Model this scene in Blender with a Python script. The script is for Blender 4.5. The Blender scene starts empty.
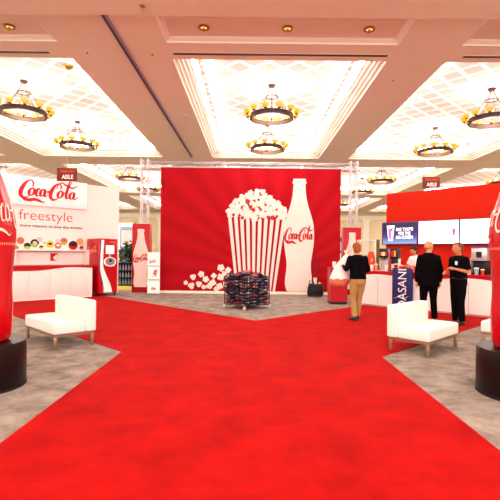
import bpy, bmesh, math, random
from mathutils import Vector, Matrix, noise
PI = math.pi
R = math.radians
random.seed(7)
scn = bpy.context.scene
COL = scn.collection

# ------------------------------------------------------------------ camera
cam_d = bpy.data.cameras.new('camera')
cam_d.sensor_width = 36.0
cam_d.lens = 36.0 * 440 / 500
cam_d.shift_x = -0.004
cam_d.shift_y = 0.008
cam_d.clip_end = 200
cam = bpy.data.objects.new('camera', cam_d)
COL.objects.link(cam)
cam.location = (0, 0, 1.4)
cam.rotation_euler = (R(90), R(-0.6), 0)
scn.camera = cam

# ------------------------------------------------------------------ world, exposure
w = bpy.data.worlds.new('world')
scn.world = w
w.use_nodes = True
w.node_tree.nodes['Background'].inputs[0].default_value = (1.0, 0.93, 0.88, 1)
w.node_tree.nodes['Background'].inputs[1].default_value = 0.3
scn.view_settings.view_transform = 'Standard'
scn.view_settings.look = 'None'
scn.view_settings.gamma = 1.0
scn.view_settings.use_curve_mapping = False
scn.view_settings.exposure = 0.5
COVE = 13.0            # cove strip lights round every ceiling coffer
COVE_COL = (1.0, 0.965, 0.95)
SHADE = 0.6          # amber chandelier shades
SPOT = 130.0          # recessed downlights
CHAND = 140.0         # lamps of each chandelier
FRONT_FILL = 1500.0          # unseen area light added behind the camera to brighten the booth fronts


def area(name, loc, rot, sx, sy, power, col):
    l = bpy.data.lights.new(name, 'AREA')
    l.shape = 'RECTANGLE'
    l.size = sx
    l.size_y = sy
    l.energy = power
    l.color = col
    o = bpy.data.objects.new(name, l)
    COL.objects.link(o)
    o.location = loc
    o.rotation_euler = rot
    return o


area('front_fill_light', (0, -6.5, 4.2), (R(78), 0, 0), 22, 3.6, FRONT_FILL, (1.0, 0.95, 0.91))  # added fill light out of view, not a fitting of the hall


# ------------------------------------------------------------------ materials
def lin(c):
    c = c / 255.0
    return c / 12.92 if c <= 0.04045 else ((c + 0.055) / 1.055) ** 2.4


def rgb(r, g, b):
    return (lin(r), lin(g), lin(b), 1.0)


def mat(name, c, rough=0.6, metal=0.0, var=0.06, scale=8.0, bump=0.0, bscale=60.0, coat=0.0, spec=0.3, emit=None, estr=0.0,
        detail=4.0, trans=0.0):
    m = bpy.data.materials.new(name)
    m.use_nodes = True
    nt = m.node_tree
    b = nt.nodes['Principled BSDF']
    tc = nt.nodes.new('ShaderNodeTexCoord')
    nz = nt.nodes.new('ShaderNodeTexNoise')
    nz.inputs['Scale'].default_value = scale
    nz.inputs['Detail'].default_value = detail
    nt.links.new(tc.outputs['Object'], nz.inputs['Vector'])
    mx = nt.nodes.new('ShaderNodeMix')
    mx.data_type = 'RGBA'
    mx.inputs[6].default_value = tuple(max(0, v * (1 - var)) for v in c[:3]) + (1,)
    mx.inputs[7].default_value = tuple(min(1, v * (1 + var)) for v in c[:3]) + (1,)
    nt.links.new(nz.outputs['Fac'], mx.inputs[0])
    nt.links.new(mx.outputs[2], b.inputs['Base Color'])
    b.inputs['Roughness'].default_value = rough
    b.inputs['Metallic'].default_value = metal
    b.inputs['Specular IOR Level'].default_value = spec
    b.inputs['Coat Weight'].default_value = coat
    b.inputs['Coat Roughness'].default_value = 0.08
    if trans:
        b.inputs['Transmission Weight'].default_value = trans
    if emit is not None:
        b.inputs['Emission Color'].default_value = emit
        b.inputs['Emission Strength'].default_value = estr
    if bump:
        n2 = nt.nodes.new('ShaderNodeTexNoise')
        n2.inputs['Scale'].default_value = bscale
        n2.inputs['Detail'].default_value = 3
        nt.links.new(tc.outputs['Object'], n2.inputs['Vector'])
        bp = nt.nodes.new('ShaderNodeBump')
        bp.inputs['Strength'].default_value = bump
        bp.inputs['Distance'].default_value = 0.01
        nt.links.new(n2.outputs['Fac'], bp.inputs['Height'])
        nt.links.new(bp.outputs['Normal'], b.inputs['Normal'])
    return m


def carpet_mat(name, ca, cb, s1, s2, bump=0.5):
    """two-scale mottled pile carpet"""
    m = bpy.data.materials.new(name)
    m.use_nodes = True
    nt = m.node_tree
    b = nt.nodes['Principled BSDF']
    b.inputs['Roughness'].default_value = 0.95
    b.inputs['Specular IOR Level'].default_value = 0.1
    tc = nt.nodes.new('ShaderNodeTexCoord')
    n1 = nt.nodes.new('ShaderNodeTexNoise')
    n1.inputs['Scale'].default_value = s1
    n1.inputs['Detail'].default_value = 7
    n1.inputs['Roughness'].default_value = 0.68
    n1.inputs['Distortion'].default_value = 0.25
    n2 = nt.nodes.new('ShaderNodeTexNoise')
    n2.inputs['Scale'].default_value = s2
    n2.inputs['Detail'].default_value = 3
    nt.links.new(tc.outputs['Object'], n1.inputs['Vector'])
    nt.links.new(tc.outputs['Object'], n2.inputs['Vector'])
    rp = nt.nodes.new('ShaderNodeValToRGB')
    rp.color_ramp.elements[0].position = 0.34
    rp.color_ramp.elements[1].position = 0.66
    rp.color_ramp.elements[0].color = ca
    rp.color_ramp.elements[1].color = cb
    nt.links.new(n1.outputs['Fac'], rp.inputs[0])
    nt.links.new(rp.outputs[0], b.inputs['Base Color'])
    bp = nt.nodes.new('ShaderNodeBump')
    bp.inputs['Strength'].default_value = bump
    bp.inputs['Distance'].default_value = 0.006
    nt.links.new(n2.outputs['Fac'], bp.inputs['Height'])
    nt.links.new(bp.outputs['Normal'], b.inputs['Normal'])
    return m


def coffer_mat():
    """pale plaster of a coffer with a diagonal lattice of blush tiles"""
    m = bpy.data.materials.new('coffer_lattice')
    m.use_nodes = True
    nt = m.node_tree
    b = nt.nodes['Principled BSDF']
    b.inputs['Roughness'].default_value = 0.8
    tc = nt.nodes.new('ShaderNodeTexCoord')
    mp = nt.nodes.new('ShaderNodeMapping')
    mp.inputs['Rotation'].default_value = (0, 0, R(45))
    nt.links.new(tc.outputs['Object'], mp.inputs['Vector'])
    br = nt.nodes.new('ShaderNodeTexBrick')
    br.offset = 0.0
    br.inputs['Color1'].default_value = rgb(232, 196, 182)
    br.inputs['Color2'].default_value = rgb(240, 211, 199)
    br.inputs['Mortar'].default_value = rgb(255, 250, 246)
    br.inputs['Scale'].default_value = 1.0
    br.inputs['Mortar Size'].default_value = 0.085
    br.inputs['Mortar Smooth'].default_value = 0.3
    br.inputs['Brick Width'].default_value = 0.62
    br.inputs['Row Height'].default_value = 0.62
    nt.links.new(mp.outputs['Vector'], br.inputs['Vector'])
    nt.links.new(br.outputs['Color'], b.inputs['Base Color'])
    bp = nt.nodes.new('ShaderNodeBump')
    bp.inputs['Strength'].default_value = 0.4
    bp.inputs['Distance'].default_value = 0.03
    nt.links.new(br.outputs['Fac'], bp.inputs['Height'])
    nt.links.new(bp.outputs['Normal'], b.inputs['Normal'])
    return m


def ray_mat():
    """printed red cloth with faint darker sun rays"""
    m = bpy.data.materials.new('backdrop_cloth')
    m.use_nodes = True
    nt = m.node_tree
    b = nt.nodes['Principled BSDF']
    b.inputs['Roughness'].default_value = 0.75
    b.inputs['Specular IOR Level'].default_value = 0.1
    tc = nt.nodes.new('ShaderNodeTexCoord')
    sp = nt.nodes.new('ShaderNodeSeparateXYZ')
    nt.links.new(tc.outputs['Object'], sp.inputs[0])

    def mth(op, a, bb=None):
        n = nt.nodes.new('ShaderNodeMath')
        n.operation = op
        for i, v in enumerate((a, bb)):
            if v is None:
                continue
            if isinstance(v, (int, float)):
                n.inputs[i].default_value = v
            else:
                nt.links.new(v, n.inputs[i])
        return n.outputs[0]
    ang = mth('ARCTAN2', mth('SUBTRACT', sp.outputs['Z'], 0.6), mth('SUBTRACT', sp.outputs['X'], 0.75))
    s = mth('SINE', mth('MULTIPLY', ang, 30.0))
    fac = mth('MULTIPLY_ADD', s, 0.5)
    fac.node.inputs[2].default_value = 0.5
    mx = nt.nodes.new('ShaderNodeMix')
    mx.data_type = 'RGBA'
    mx.inputs[6].default_value = rgb(160, 5, 19)
    mx.inputs[7].default_value = rgb(174, 10, 24)
    nt.links.new(fac, mx.inputs[0])
    nt.links.new(mx.outputs[2], b.inputs['Base Color'])
    return m


M = dict(
    soffit=mat('cream_plaster', rgb(242, 218, 196), 0.85, var=0.03, scale=0.8),
    mould=mat('pale_moulding', rgb(250, 238, 224), 0.6, var=0.02),
    coffer=coffer_mat(),
    cove=mat('cove_strip', rgb(255, 250, 244), 0.6, var=0.0, emit=(*COVE_COL, 1), estr=COVE),
    cream=mat('cream_wall', rgb(240, 222, 180), 0.8, var=0.04, scale=1.5),
    creamtrim=mat('cream_trim', rgb(248, 238, 218), 0.6, var=0.02),
    black_slot=mat('slot_dark', rgb(52, 36, 40), 0.6),
    track=mat('track_metal', rgb(150, 130, 158), 0.45, 0.4),
    red_carpet=carpet_mat('red_carpet', rgb(150, 2, 2), rgb(184, 9, 4), 2.4, 220),
    grey_carpet=carpet_mat('grey_carpet', rgb(114, 103, 93), rgb(168, 156, 143), 3.4, 180),
    lime_carpet=carpet_mat('lime_carpet', rgb(176, 160, 40), rgb(214, 196, 70), 3, 150),
    white=mat('white_laminate', rgb(250, 240, 234), 0.45, var=0.015),
    white2=mat('white_print', rgb(238, 216, 206), 0.6, var=0.015),
    offwhite=mat('blush_panel', rgb(248, 230, 224), 0.5, var=0.02),
    signwhite=mat('bright_white_panel', rgb(254, 250, 248), 0.35, var=0.01),
    red=mat('red_laminate', rgb(182, 8, 20), 0.4, var=0.04, scale=3),
    wallred=mat('orange_red_wall', rgb(200, 34, 10), 0.6, spec=0.1, var=0.05, scale=1.2),
    glossred=mat('glossy_red', rgb(186, 4, 18), 0.25, var=0.03, coat=0.15),
    script=mat('script_red', rgb(205, 16, 28), 0.5, var=0.02),
    freestyle=mat('lettering_red', rgb(214, 60, 62), 0.5, var=0.02),
    pinkscript=mat('script_pale_pink', rgb(244, 150, 120), 0.5, var=0.02),
    silverscript=mat('script_cream', rgb(250, 226, 206), 0.35, var=0.02),
    textdark=mat('dark_lettering', rgb(70, 40, 44), 0.6, var=0.02),
    pedestal=mat('espresso_lacquer', rgb(20, 8, 8), 0.35, var=0.1, coat=0.0, spec=0.2),
    leather=mat('white_leather', rgb(248, 238, 230), 0.45, var=0.015, bump=0.06, bscale=25),
    nickel=mat('brushed_nickel', rgb(176, 156, 132), 0.35, 0.9),
    alu=mat('aluminium', rgb(206, 198, 202), 0.45, 0.5),
    dark=mat('black_plastic', rgb(24, 20, 22), 0.4),
    blackmetal=mat('black_metal', rgb(28, 24, 34), 0.4, 0.5),
    wire=mat('dark_wire', rgb(40, 34, 50), 0.45, 0.4),
    caster=mat('pale_caster', rgb(214, 200, 196), 0.4),
    bronze=mat('antique_bronze', rgb(58, 30, 14), 0.5, 0.2, var=0.15, scale=20),
    amber=mat('amber_glass', rgb(200, 130, 40), 0.35, emit=rgb(255, 170, 50), estr=SHADE),
    signbrown=mat('brown_sign', rgb(118, 34, 16), 0.5, var=0.05),
    signorange=mat('sign_orange', rgb(236, 82, 52), 0.5, var=0.03),
    screenframe=mat('screen_bezel', rgb(74, 58, 128), 0.35),
    screenwhite=mat('screen_white', rgb(250, 248, 255), 0.3, var=0.0, emit=rgb(248, 246, 255), estr=0.9),
    screenline=mat('screen_pink', rgb(240, 190, 214), 0.4, var=0.0, emit=rgb(240, 190, 214), estr=0.7),
    screenpurple=mat('screen_purple', rgb(150, 60, 140), 0.4, var=0.0, emit=rgb(150, 60, 140), estr=0.7),
    screencup=mat('screen_cup', rgb(240, 236, 250), 0.4, var=0.0, emit=rgb(240, 236, 252), estr=0.85),
    screenmag=mat('screen_magenta', rgb(206, 96, 160), 0.4, var=0.0, emit=rgb(216, 96, 166), estr=0.7),
    silver=mat('silver_grey', rgb(200, 192, 192), 0.3, 0.5),
    grey=mat('mid_grey', rgb(140, 128, 130), 0.4),
    navy=mat('navy_print', rgb(34, 34, 96), 0.5, var=0.08),
    cabinet=mat('dark_teal_shelf', rgb(26, 32, 48), 0.5),
    paleblue=mat('pale_blue', rgb(160, 186, 206), 0.4),
    leaf=mat('leaf_green', rgb(36, 66, 26), 0.6, var=0.4, scale=9),
    terracotta=mat('pot_dark', rgb(70, 46, 36), 0.6),
    trunk=mat('stem_brown', rgb(86, 62, 40), 0.8),
    skin=mat('skin', rgb(214, 150, 112), 0.55, var=0.05),
    skin2=mat('tanned_skin', rgb(196, 122, 84), 0.55, var=0.05),
    suit=mat('black_wool', rgb(9, 7, 8), 0.9, spec=0.05, var=0.1),
    polo=mat('black_cotton', rgb(10, 8, 12), 0.9, spec=0.05, var=0.1),
    khaki=mat('khaki_cotton', rgb(170, 134, 82), 0.8, spec=0.05, var=0.08, scale=14),
    shoe=mat('shoe_black', rgb(22, 17, 17), 0.4),
    shirtwhite=mat('white_cotton', rgb(246, 240, 240), 0.8, spec=0.05),
    hair_ginger=mat('ginger_hair', rgb(150, 76, 30), 0.7, var=0.25, scale=60),
    hair_dark=mat('dark_hair', rgb(46, 28, 22), 0.7, var=0.25, scale=60),
    hair_grey=mat('greying_brown_hair', rgb(104, 68, 44), 0.7, var=0.3, scale=60),
    hair_fair=mat('cropped_fair_hair', rgb(196, 140, 98), 0.7, var=0.15, scale=60),
    eye=mat('eye_dark', rgb(30, 20, 18), 0.3),
    lip=mat('lip', rgb(170, 92, 78), 0.5),
    badge=mat('badge_white', rgb(250, 250, 250), 0.5),
    bagplastic=mat('white_plastic_bag', rgb(252, 232, 224), 0.35, var=0.03, bump=0.5, bscale=14),
    bagfill=mat('reddish_fill', rgb(206, 110, 84), 0.6, var=0.4, scale=16),
    orange=mat('orange_red', rgb(226, 62, 24), 0.5),
    yellow=mat('yellow_print', rgb(246, 196, 70), 0.5),
    olive=mat('olive_post', rgb(92, 78, 40), 0.5),
    brownd=mat('cola_brown', rgb(62, 30, 24), 0.5),
    green=mat('lime_green', rgb(150, 190, 84), 0.5),
    pinkd=mat('soft_pink', rgb(246, 190, 196), 0.5),
    berry=mat('berry', rgb(214, 84, 98), 0.5),
    coral=mat('coral', rgb(238, 98, 74), 0.5),
    tangerine=mat('tangerine', rgb(246, 150, 96), 0.5),
    duffel=mat('black_nylon', rgb(20, 16, 18), 0.6, bump=0.2, bscale=30),
    packblue=mat('packet_blue', rgb(40, 34, 74), 0.3, var=0.2),
    packred=mat('packet_red', rgb(176, 34, 34), 0.3, var=0.2),
    packblack=mat('packet_black', rgb(26, 18, 24), 0.3, var=0.2),
    packgrey=mat('packet_grey', rgb(150, 128, 146), 0.3, var=0.2),
    winglass=mat('bright_window', rgb(226, 240, 252), 0.1, var=0.0, emit=rgb(206, 232, 255), estr=1.3),
    lens=mat('downlight_lens', rgb(255, 220, 160), 0.3, emit=rgb(255, 210, 130), estr=1.2),
    gold=mat('brass_trim', rgb(170, 128, 50), 0.3, 0.8),
    backdrop=ray_mat(),
)


def screen_blue():
    m = bpy.data.materials.new('screen_blue_picture')
    m.use_nodes = True
    nt = m.node_tree
    b = nt.nodes['Principled BSDF']
    tc = nt.nodes.new('ShaderNodeTexCoord')
    sp = nt.nodes.new('ShaderNodeSeparateXYZ')
    nt.links.new(tc.outputs['Object'], sp.inputs[0])
    rp = nt.nodes.new('ShaderNodeValToRGB')
    e = rp.color_ramp.elements
    e[0].position = 0.0
    e[0].color = rgb(150, 178, 226)
    e[1].position = 0.34
    e[1].color = rgb(60, 62, 140)
    x = e.new(0.62)
    x.color = rgb(30, 22, 58)
    mr = nt.nodes.new('ShaderNodeMapRange')
    mr.inputs[1].default_value = -0.38
    mr.inputs[2].default_value = 0.38
    nt.links.new(sp.outputs['Z'], mr.inputs[0])
    nt.links.new(mr.outputs[0], rp.inputs[0])
    nt.links.new(rp.outputs[0], b.inputs['Emission Color'])
    b.inputs['Emission Strength'].default_value = 0.9
    b.inputs['Base Color'].default_value = (0.02, 0.02, 0.04, 1)
    b.inputs['Roughness'].default_value = 0.25
    return m


M['screenblue'] = screen_blue()


# ------------------------------------------------------------------ mesh helpers
class MB:
    def __init__(self):
        self.bm = bmesh.new()

    def box(self, x0, x1, y0, y1, z0, z1, mtx=None):
        vs = [Vector((x, y, z)) for z in (z0, z1) for y in (y0, y1) for x in (x0, x1)]
        if mtx is not None:
            vs = [mtx @ v for v in vs]
        v = [self.bm.verts.new(p) for p in vs]
        for f in ((0, 2, 3, 1), (4, 5, 7, 6), (0, 1, 5, 4), (2, 6, 7, 3), (0, 4, 6, 2), (1, 3, 7, 5)):
            self.bm.faces.new([v[i] for i in f])
        return self

    def rings(self, rings, cap=True, closed=False):
        """rings: list of lists of points (same count), lofted"""
        vr = [[self.bm.verts.new(p) for p in r] for r in rings]
        n = len(vr[0])
        last = len(vr) if closed else len(vr) - 1
        for i in range(last):
            a, b = vr[i], vr[(i + 1) % len(vr)]
            for j in range(n):
                k = (j + 1) % n
                self.bm.faces.new((a[j], a[k], b[k], b[j]))
        if cap and not closed:
            self.bm.faces.new(list(reversed(vr[0])))
            self.bm.faces.new(vr[-1])
        return self

    def lathe(self, prof, n=32, c=(0, 0, 0), cap=True):
        rs = []
        for r, z in prof:
            rs.append([Vector((c[0] + max(r, 1e-4) * math.cos(2 * PI * k / n), c[1] + max(r, 1e-4) * math.sin(2 * PI * k / n), c[2] + z)) for k in range(n)])
        return self.rings(rs, cap)

    def torus_band(self, r0, r1, z0, z1, n=40, c=(0, 0, 0)):
        pr = [(r0, z0), (r1, z0), (r1, z1), (r0, z1)]
        rs = []
        for k in range(n):
            a = 2 * PI * k / n
            rs.append([Vector((c[0] + r * math.cos(a), c[1] + r * math.sin(a), c[2] + z)) for r, z in pr])
        return self.rings(rs, closed=True)

    def tube(self, pts, r, n=8, r1=None, radii=None):
        pts = [Vector(p) for p in pts]
        m = len(pts)
        rs = []
        up = None
        for i, p in enumerate(pts):
            t = (pts[min(i + 1, m - 1)] - pts[max(i - 1, 0)]).normalized()
            if up is None:
                up = Vector((0, 0, 1)) if abs(t.z) < 0.9 else Vector((1, 0, 0))
            a = t.cross(up).normalized()
            b = a.cross(t).normalized()
            up = b
            rr = radii[i] if radii else (r if r1 is None else r + (r1 - r) * i / max(1, m - 1))
            rs.append([p + (a * math.cos(2 * PI * k / n) + b * math.sin(2 * PI * k / n)) * rr for k in range(n)])
        return self.rings(rs)

    def prism(self, poly, y0, y1):
        """poly in xz, extruded in y"""
        a = [self.bm.verts.new((x, y0, z)) for x, z in poly]
        b = [self.bm.verts.new((x, y1, z)) for x, z in poly]
        n = len(poly)
        self.bm.faces.new(a)
        self.bm.faces.new(list(reversed(b)))
        for i in range(n):
            j = (i + 1) % n
            self.bm.faces.new((a[i], b[i], b[j], a[j]))
        return self

    def prism_z(self, poly, z0, z1):
        a = [self.bm.verts.new((x, y, z0)) for x, y in poly]
        b = [self.bm.verts.new((x, y, z1)) for x, y in poly]
        n = len(poly)
        self.bm.faces.new(list(reversed(a)))
        self.bm.faces.new(b)
        for i in range(n):
            j = (i + 1) % n
            self.bm.faces.new((a[i], a[j], b[j], b[i]))
        return self

    def ball(self, c, r, seg=16, sc=(1, 1, 1)):
        mt = Matrix.Translation(c) @ Matrix.Diagonal((sc[0] * r, sc[1] * r, sc[2] * r, 1))
        bmesh.ops.create_uvsphere(self.bm, u_segments=seg, v_segments=max(6, seg // 2), radius=1, matrix=mt)
        return self

    def disc(self, x, z, r, y0, y1, n=24, sz=1.0):
        return self.prism([(x + r * math.cos(2 * PI * k / n), z + sz * r * math.sin(2 * PI * k / n)) for k in range(n)], y0, y1)

    def quads(self, qs, fn):
        for q in qs:
            try:
                self.bm.faces.new([self.bm.verts.new(fn(*p)) for p in q])
            except ValueError:
                pass
        return self

    def build(self, name, m, parent=None, smooth=False, bevel=0.0, loc=None, rot=None, seg=2, recalc=True):
        if recalc:
            bmesh.ops.recalc_face_normals(self.bm, faces=self.bm.faces)
        if bevel:
            es = [e for e in self.bm.edges if len(e.link_faces) == 2 and e.calc_face_angle(0) > 0.5]
            bmesh.ops.bevel(self.bm, geom=es, offset=bevel, segments=seg, affect='EDGES', profile=0.5)
        me = bpy.data.meshes.new(name)
        self.bm.to_mesh(me)
        self.bm.free()
        if smooth or bevel:
            for p in me.polygons:
                p.use_smooth = True
            try:
                me.set_sharp_from_angle(angle=R(40))
            except Exception:
                pass
        me.materials.append(M[m] if isinstance(m, str) else m)
        o = bpy.data.objects.new(name, me)
        COL.objects.link(o)
        if parent is not None:
            o.parent = parent
        if loc is not None:
            o.location = loc
        if rot is not None:
            o.rotation_euler = rot
        return o


def tag(o, label=None, cat=None, group=None, kind=None):
    if label:
        o['label'] = label
    if cat:
        o['category'] = cat
    if group:
        o['group'] = group
    if kind:
        o['kind'] = kind
    return o


def empty(name, label, cat, loc=(0, 0, 0), rz=0.0, group=None):
    o = bpy.data.objects.new(name, None)
    o.empty_display_size = 0.1
    COL.objects.link(o)
    o.location = loc
    o.rotation_euler = (0, 0, rz)
    return tag(o, label, cat, group)


def struct(name, mb, m, **k):
    return tag(mb.build(name, m, **k), kind='structure')


def copy_tree(o, parent=None):
    c = o.copy()
    COL.objects.link(c)
    if parent is not None:
        c.parent = parent
    for ch in list(o.children):
        copy_tree(ch, c)
    return c


def text(name, s, size, m, parent, loc, rot=(R(90), 0, 0), depth=0.004, bold=0.0, align='CENTER', width=None, spacing=1.0, shear=0.0):
    cu = bpy.data.curves.new('lettering_curve', 'FONT')
    cu.body = s
    cu.size = size
    cu.align_x = align
    cu.align_y = 'CENTER' if align == 'CENTER' else 'BOTTOM_BASELINE'
    cu.extrude = depth
    cu.offset = bold
    cu.space_character = spacing
    cu.shear = shear
    cu.resolution_u = 4
    t = bpy.data.objects.new('lettering_source', cu)
    COL.objects.link(t)
    bpy.context.view_layer.update()
    me = bpy.data.meshes.new_from_object(t.evaluated_get(bpy.context.evaluated_depsgraph_get()))
    bpy.data.objects.remove(t)
    bpy.data.curves.remove(cu)
    if width:
        xs = [v.co.x for v in me.vertices]
        k = width / (max(xs) - min(xs))
        for v in me.vertices:
            v.co.x *= k
    me.materials.clear()
    me.materials.append(M[m])
    o = bpy.data.objects.new(name, me)
    COL.objects.link(o)
    o.parent = parent
    o.location = loc
    o.rotation_euler = rot
    return o


# ------------------------------------------------------------------ flowing script lettering
def catmull(pts, sub=8):
    out = []
    n = len(pts)
    for i in range(n - 1):
        p0, p1, p2, p3 = pts[max(i - 1, 0)], pts[i], pts[i + 1], pts[min(i + 2, n - 1)]
        for s in range(sub):
            t = s / sub
            out.append(tuple(0.5 * ((2 * b) + (-a + c) * t + (2 * a - 5 * b + 4 * c - d) * t * t + (-a + 3 * b - 3 * c + d) * t ** 3)
                             for a, b, c, d in zip(p0, p1, p2, p3)))
    out.append(tuple(pts[-1]))
    return out


def stroke(pts, sub=8):
    """pts (x, y, width) -> quads"""
    p = catmull(pts, sub)
    L, Rr = [], []
    for i, (x, y, wd) in enumerate(p):
        a, b = p[max(i - 1, 0)], p[min(i + 1, len(p) - 1)]
        dx, dy = b[0] - a[0], b[1] - a[1]
        d = math.hypot(dx, dy) or 1
        nx, ny = -dy / d * wd / 2, dx / d * wd / 2
        L.append((x + nx, y + ny))
        Rr.append((x - nx, y - ny))
    return [(Rr[i], Rr[i + 1], L[i + 1], L[i]) for i in range(len(p) - 1)]


def cola_script(wide=1.0):
    """the flowing brand script, about 3.1 wide and 1 high, lower left at 0, 0"""
    T = 0.045 * wide
    B = 0.135 * wide
    q = []

    def o_(cx, cy, rx, ry, start=60):
        pts = []
        for k in range(13):
            a = R(start + 30 * k)
            wd = T + (B - T) * abs(math.cos(a - R(15))) ** 1.3
            pts.append((cx + rx * math.cos(a) + 0.28 * ry * math.sin(a), cy + ry * math.sin(a), wd))
        return stroke(pts, 3)

    # big C with its long tail
    q += stroke([(0.66, 0.66, T), (0.70, 0.82, T * 1.6), (0.62, 0.95, T * 1.3), (0.47, 0.93, T * 1.3), (0.27, 0.74, B), (0.12, 0.46, B * 1.35),
                 (0.10, 0.24, B * 1.2), (0.22, 0.12, B * .8), (0.42, 0.16, T), (0.56, 0.26, T * .7)])
    q += stroke([(0.13, 0.20, T), (0.26, 0.06, B * .9), (0.50, 0.03, B * 1.0), (0.78, 0.07, B * .95), (1.0, 0.02, B * .8), (1.18, -0.04, T), (1.28, 0.02, T * .5)])
    # o c a
    q += o_(0.62, 0.42, 0.125, 0.17)
    q += stroke([(0.74, 0.54, T), (0.84, 0.52, T), (0.90, 0.56, T)])
    q += stroke([(1.02, 0.53, T * 1.3), (0.99, 0.60, T * 1.2), (0.90, 0.55, B * .7), (0.83, 0.40, B), (0.84, 0.28, B * .8), (0.94, 0.25, T), (1.04, 0.32, T)])
    q += o_(1.15, 0.42, 0.105, 0.16)
    q += stroke([(1.31, 0.60, T), (1.26, 0.42, B * .9), (1.24, 0.29, B * .8), (1.30, 0.25, T), (1.38, 0.34, T)])
    # hyphen
    q += stroke([(1.36, 0.47, B * .6), (1.50, 0.50, B * .6)])
    # second C and the ribbon above
    q += stroke([(2.06, 0.66, T), (2.10, 0.80, T * 1.6), (2.02, 0.92, T * 1.4), (1.88, 0.90, T * 1.4), (1.70, 0.72, B), (1.56, 0.46, B * 1.3),
                 (1.55, 0.24, B * 1.15), (1.68, 0.13, B * .8), (1.86, 0.18, T), (2.0, 0.30, T * .7)])
    q += stroke([(1.86, 0.70, T), (1.96, 0.92, T), (2.14, 1.0, T * 1.2), (2.36, 0.90, B * .55), (2.62, 0.80, B * .6), (2.84, 0.84, T * 1.1), (2.96, 0.96, T * .6)])
    # o l a
    q += o_(2.05, 0.42, 0.12, 0.17)
    q += stroke([(2.16, 0.54, T), (2.26, 0.50, T), (2.38, 0.62, T), (2.56, 0.90, T), (2.62, 1.06, T), (2.54, 1.08, T * 1.2), (2.44, 0.76, B * .9),
                 (2.35, 0.40, B), (2.37, 0.26, B * .7), (2.47, 0.31, T)])
    q += o_(2.66, 0.41, 0.11, 0.16)
    q += stroke([(2.84, 0.60, T), (2.78, 0.42, B * .9), (2.76, 0.29, B * .8), (2.83, 0.24, T), (2.98, 0.36, T)])
    return q


def flat_script(name, m, parent, x0, z0, wd, ht, y, wide=1.0):
    """script on a vertical face looking towards local -y"""
    mb = MB()
    mb.quads(cola_script(wide), lambda a, b: Vector((x0 + a / 3.0 * wd, y, z0 + b * ht)))
    return mb.build(name, m, parent, recalc=False)


def bottle_outline(scale=1.0, cx=0.0, z0=0.0):
    """half widths of the contour bottle against height 0..1 (height 3.75 x max width)"""
    prof = [(0.0, 0.090), (0.012, 0.108), (0.07, 0.120), (0.13, 0.117), (0.20, 0.108), (0.27, 0.109), (0.36, 0.123), (0.45, 0.133), (0.53, 0.133),
            (0.60, 0.126), (0.68, 0.105), (0.76, 0.080), (0.84, 0.062), (0.92, 0.054), (0.955, 0.053), (0.957, 0.060), (0.975, 0.061),
            (0.978, 0.055), (0.996, 0.055), (1.0, 0.048)]
    dense = catmull([(h_, r_) for h_, r_ in prof], 3)
    return [(cx + r_ * scale, z0 + h_ * scale) for h_, r_ in dense] + [(cx - r_ * scale, z0 + h_ * scale) for h_, r_ in reversed(dense)]


# ================================================================== THE ROOM
SOF, TOP = 6.22, 6.97
COLS = [(-18.2, -12.4), (-10.5, -4.5), (-2.02, 3.3), (4.75, 11.0), (12.6, 18.4)]
ROWS = [(-4.6, 7.4), (10.93, 22.1), (24.1, 35.2), (37.2, 48.3)]
XW, YB, YF = 19.2, -8.0, 50.5
struct('floor', MB().box(-XW, XW, YB, YF, -0.1, 0.0), 'grey_carpet')
struct('wall_far', MB().box(-XW, XW, YF, YF + 0.2, 0, 7.3), 'cream')
struct('wall_back', MB().box(-XW, XW, YB - 0.2, YB, 0, 7.3), 'cream')
struct('wall_left', MB().box(-XW - 0.2, -XW, YB, YF, 0, 7.3), 'cream')
struct('wall_right', MB().box(XW, XW + 0.2, YB, YF, 0, 7.3), 'cream')

# soffit beams: everything that is not a coffer or a shallow light recess
RECESS = (8.98, 10.08)
mb = MB()
ys = [YB, -4.6, 7.4, RECESS[0], RECESS[1], 10.93, 22.1, 24.1, 35.2, 37.2, 48.3, YF]
openrows = {1, 3, 5, 7, 9}
for i in range(len(ys) - 1):
    if i in openrows:
        edges = [-XW] + [e for c in COLS for e in c] + [XW]
        for k in range(0, len(edges), 2):
            mb.box(edges[k], edges[k + 1], ys[i], ys[i + 1], SOF, 7.2)
    else:
        mb.box(-XW, XW, ys[i], ys[i + 1], SOF, 7.2)
struct('ceiling', mb, 'soffit')
struct('ceiling_beam', MB().box(-XW, XW, 7.42, 8.76, SOF - 0.09, SOF), 'soffit')


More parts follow.
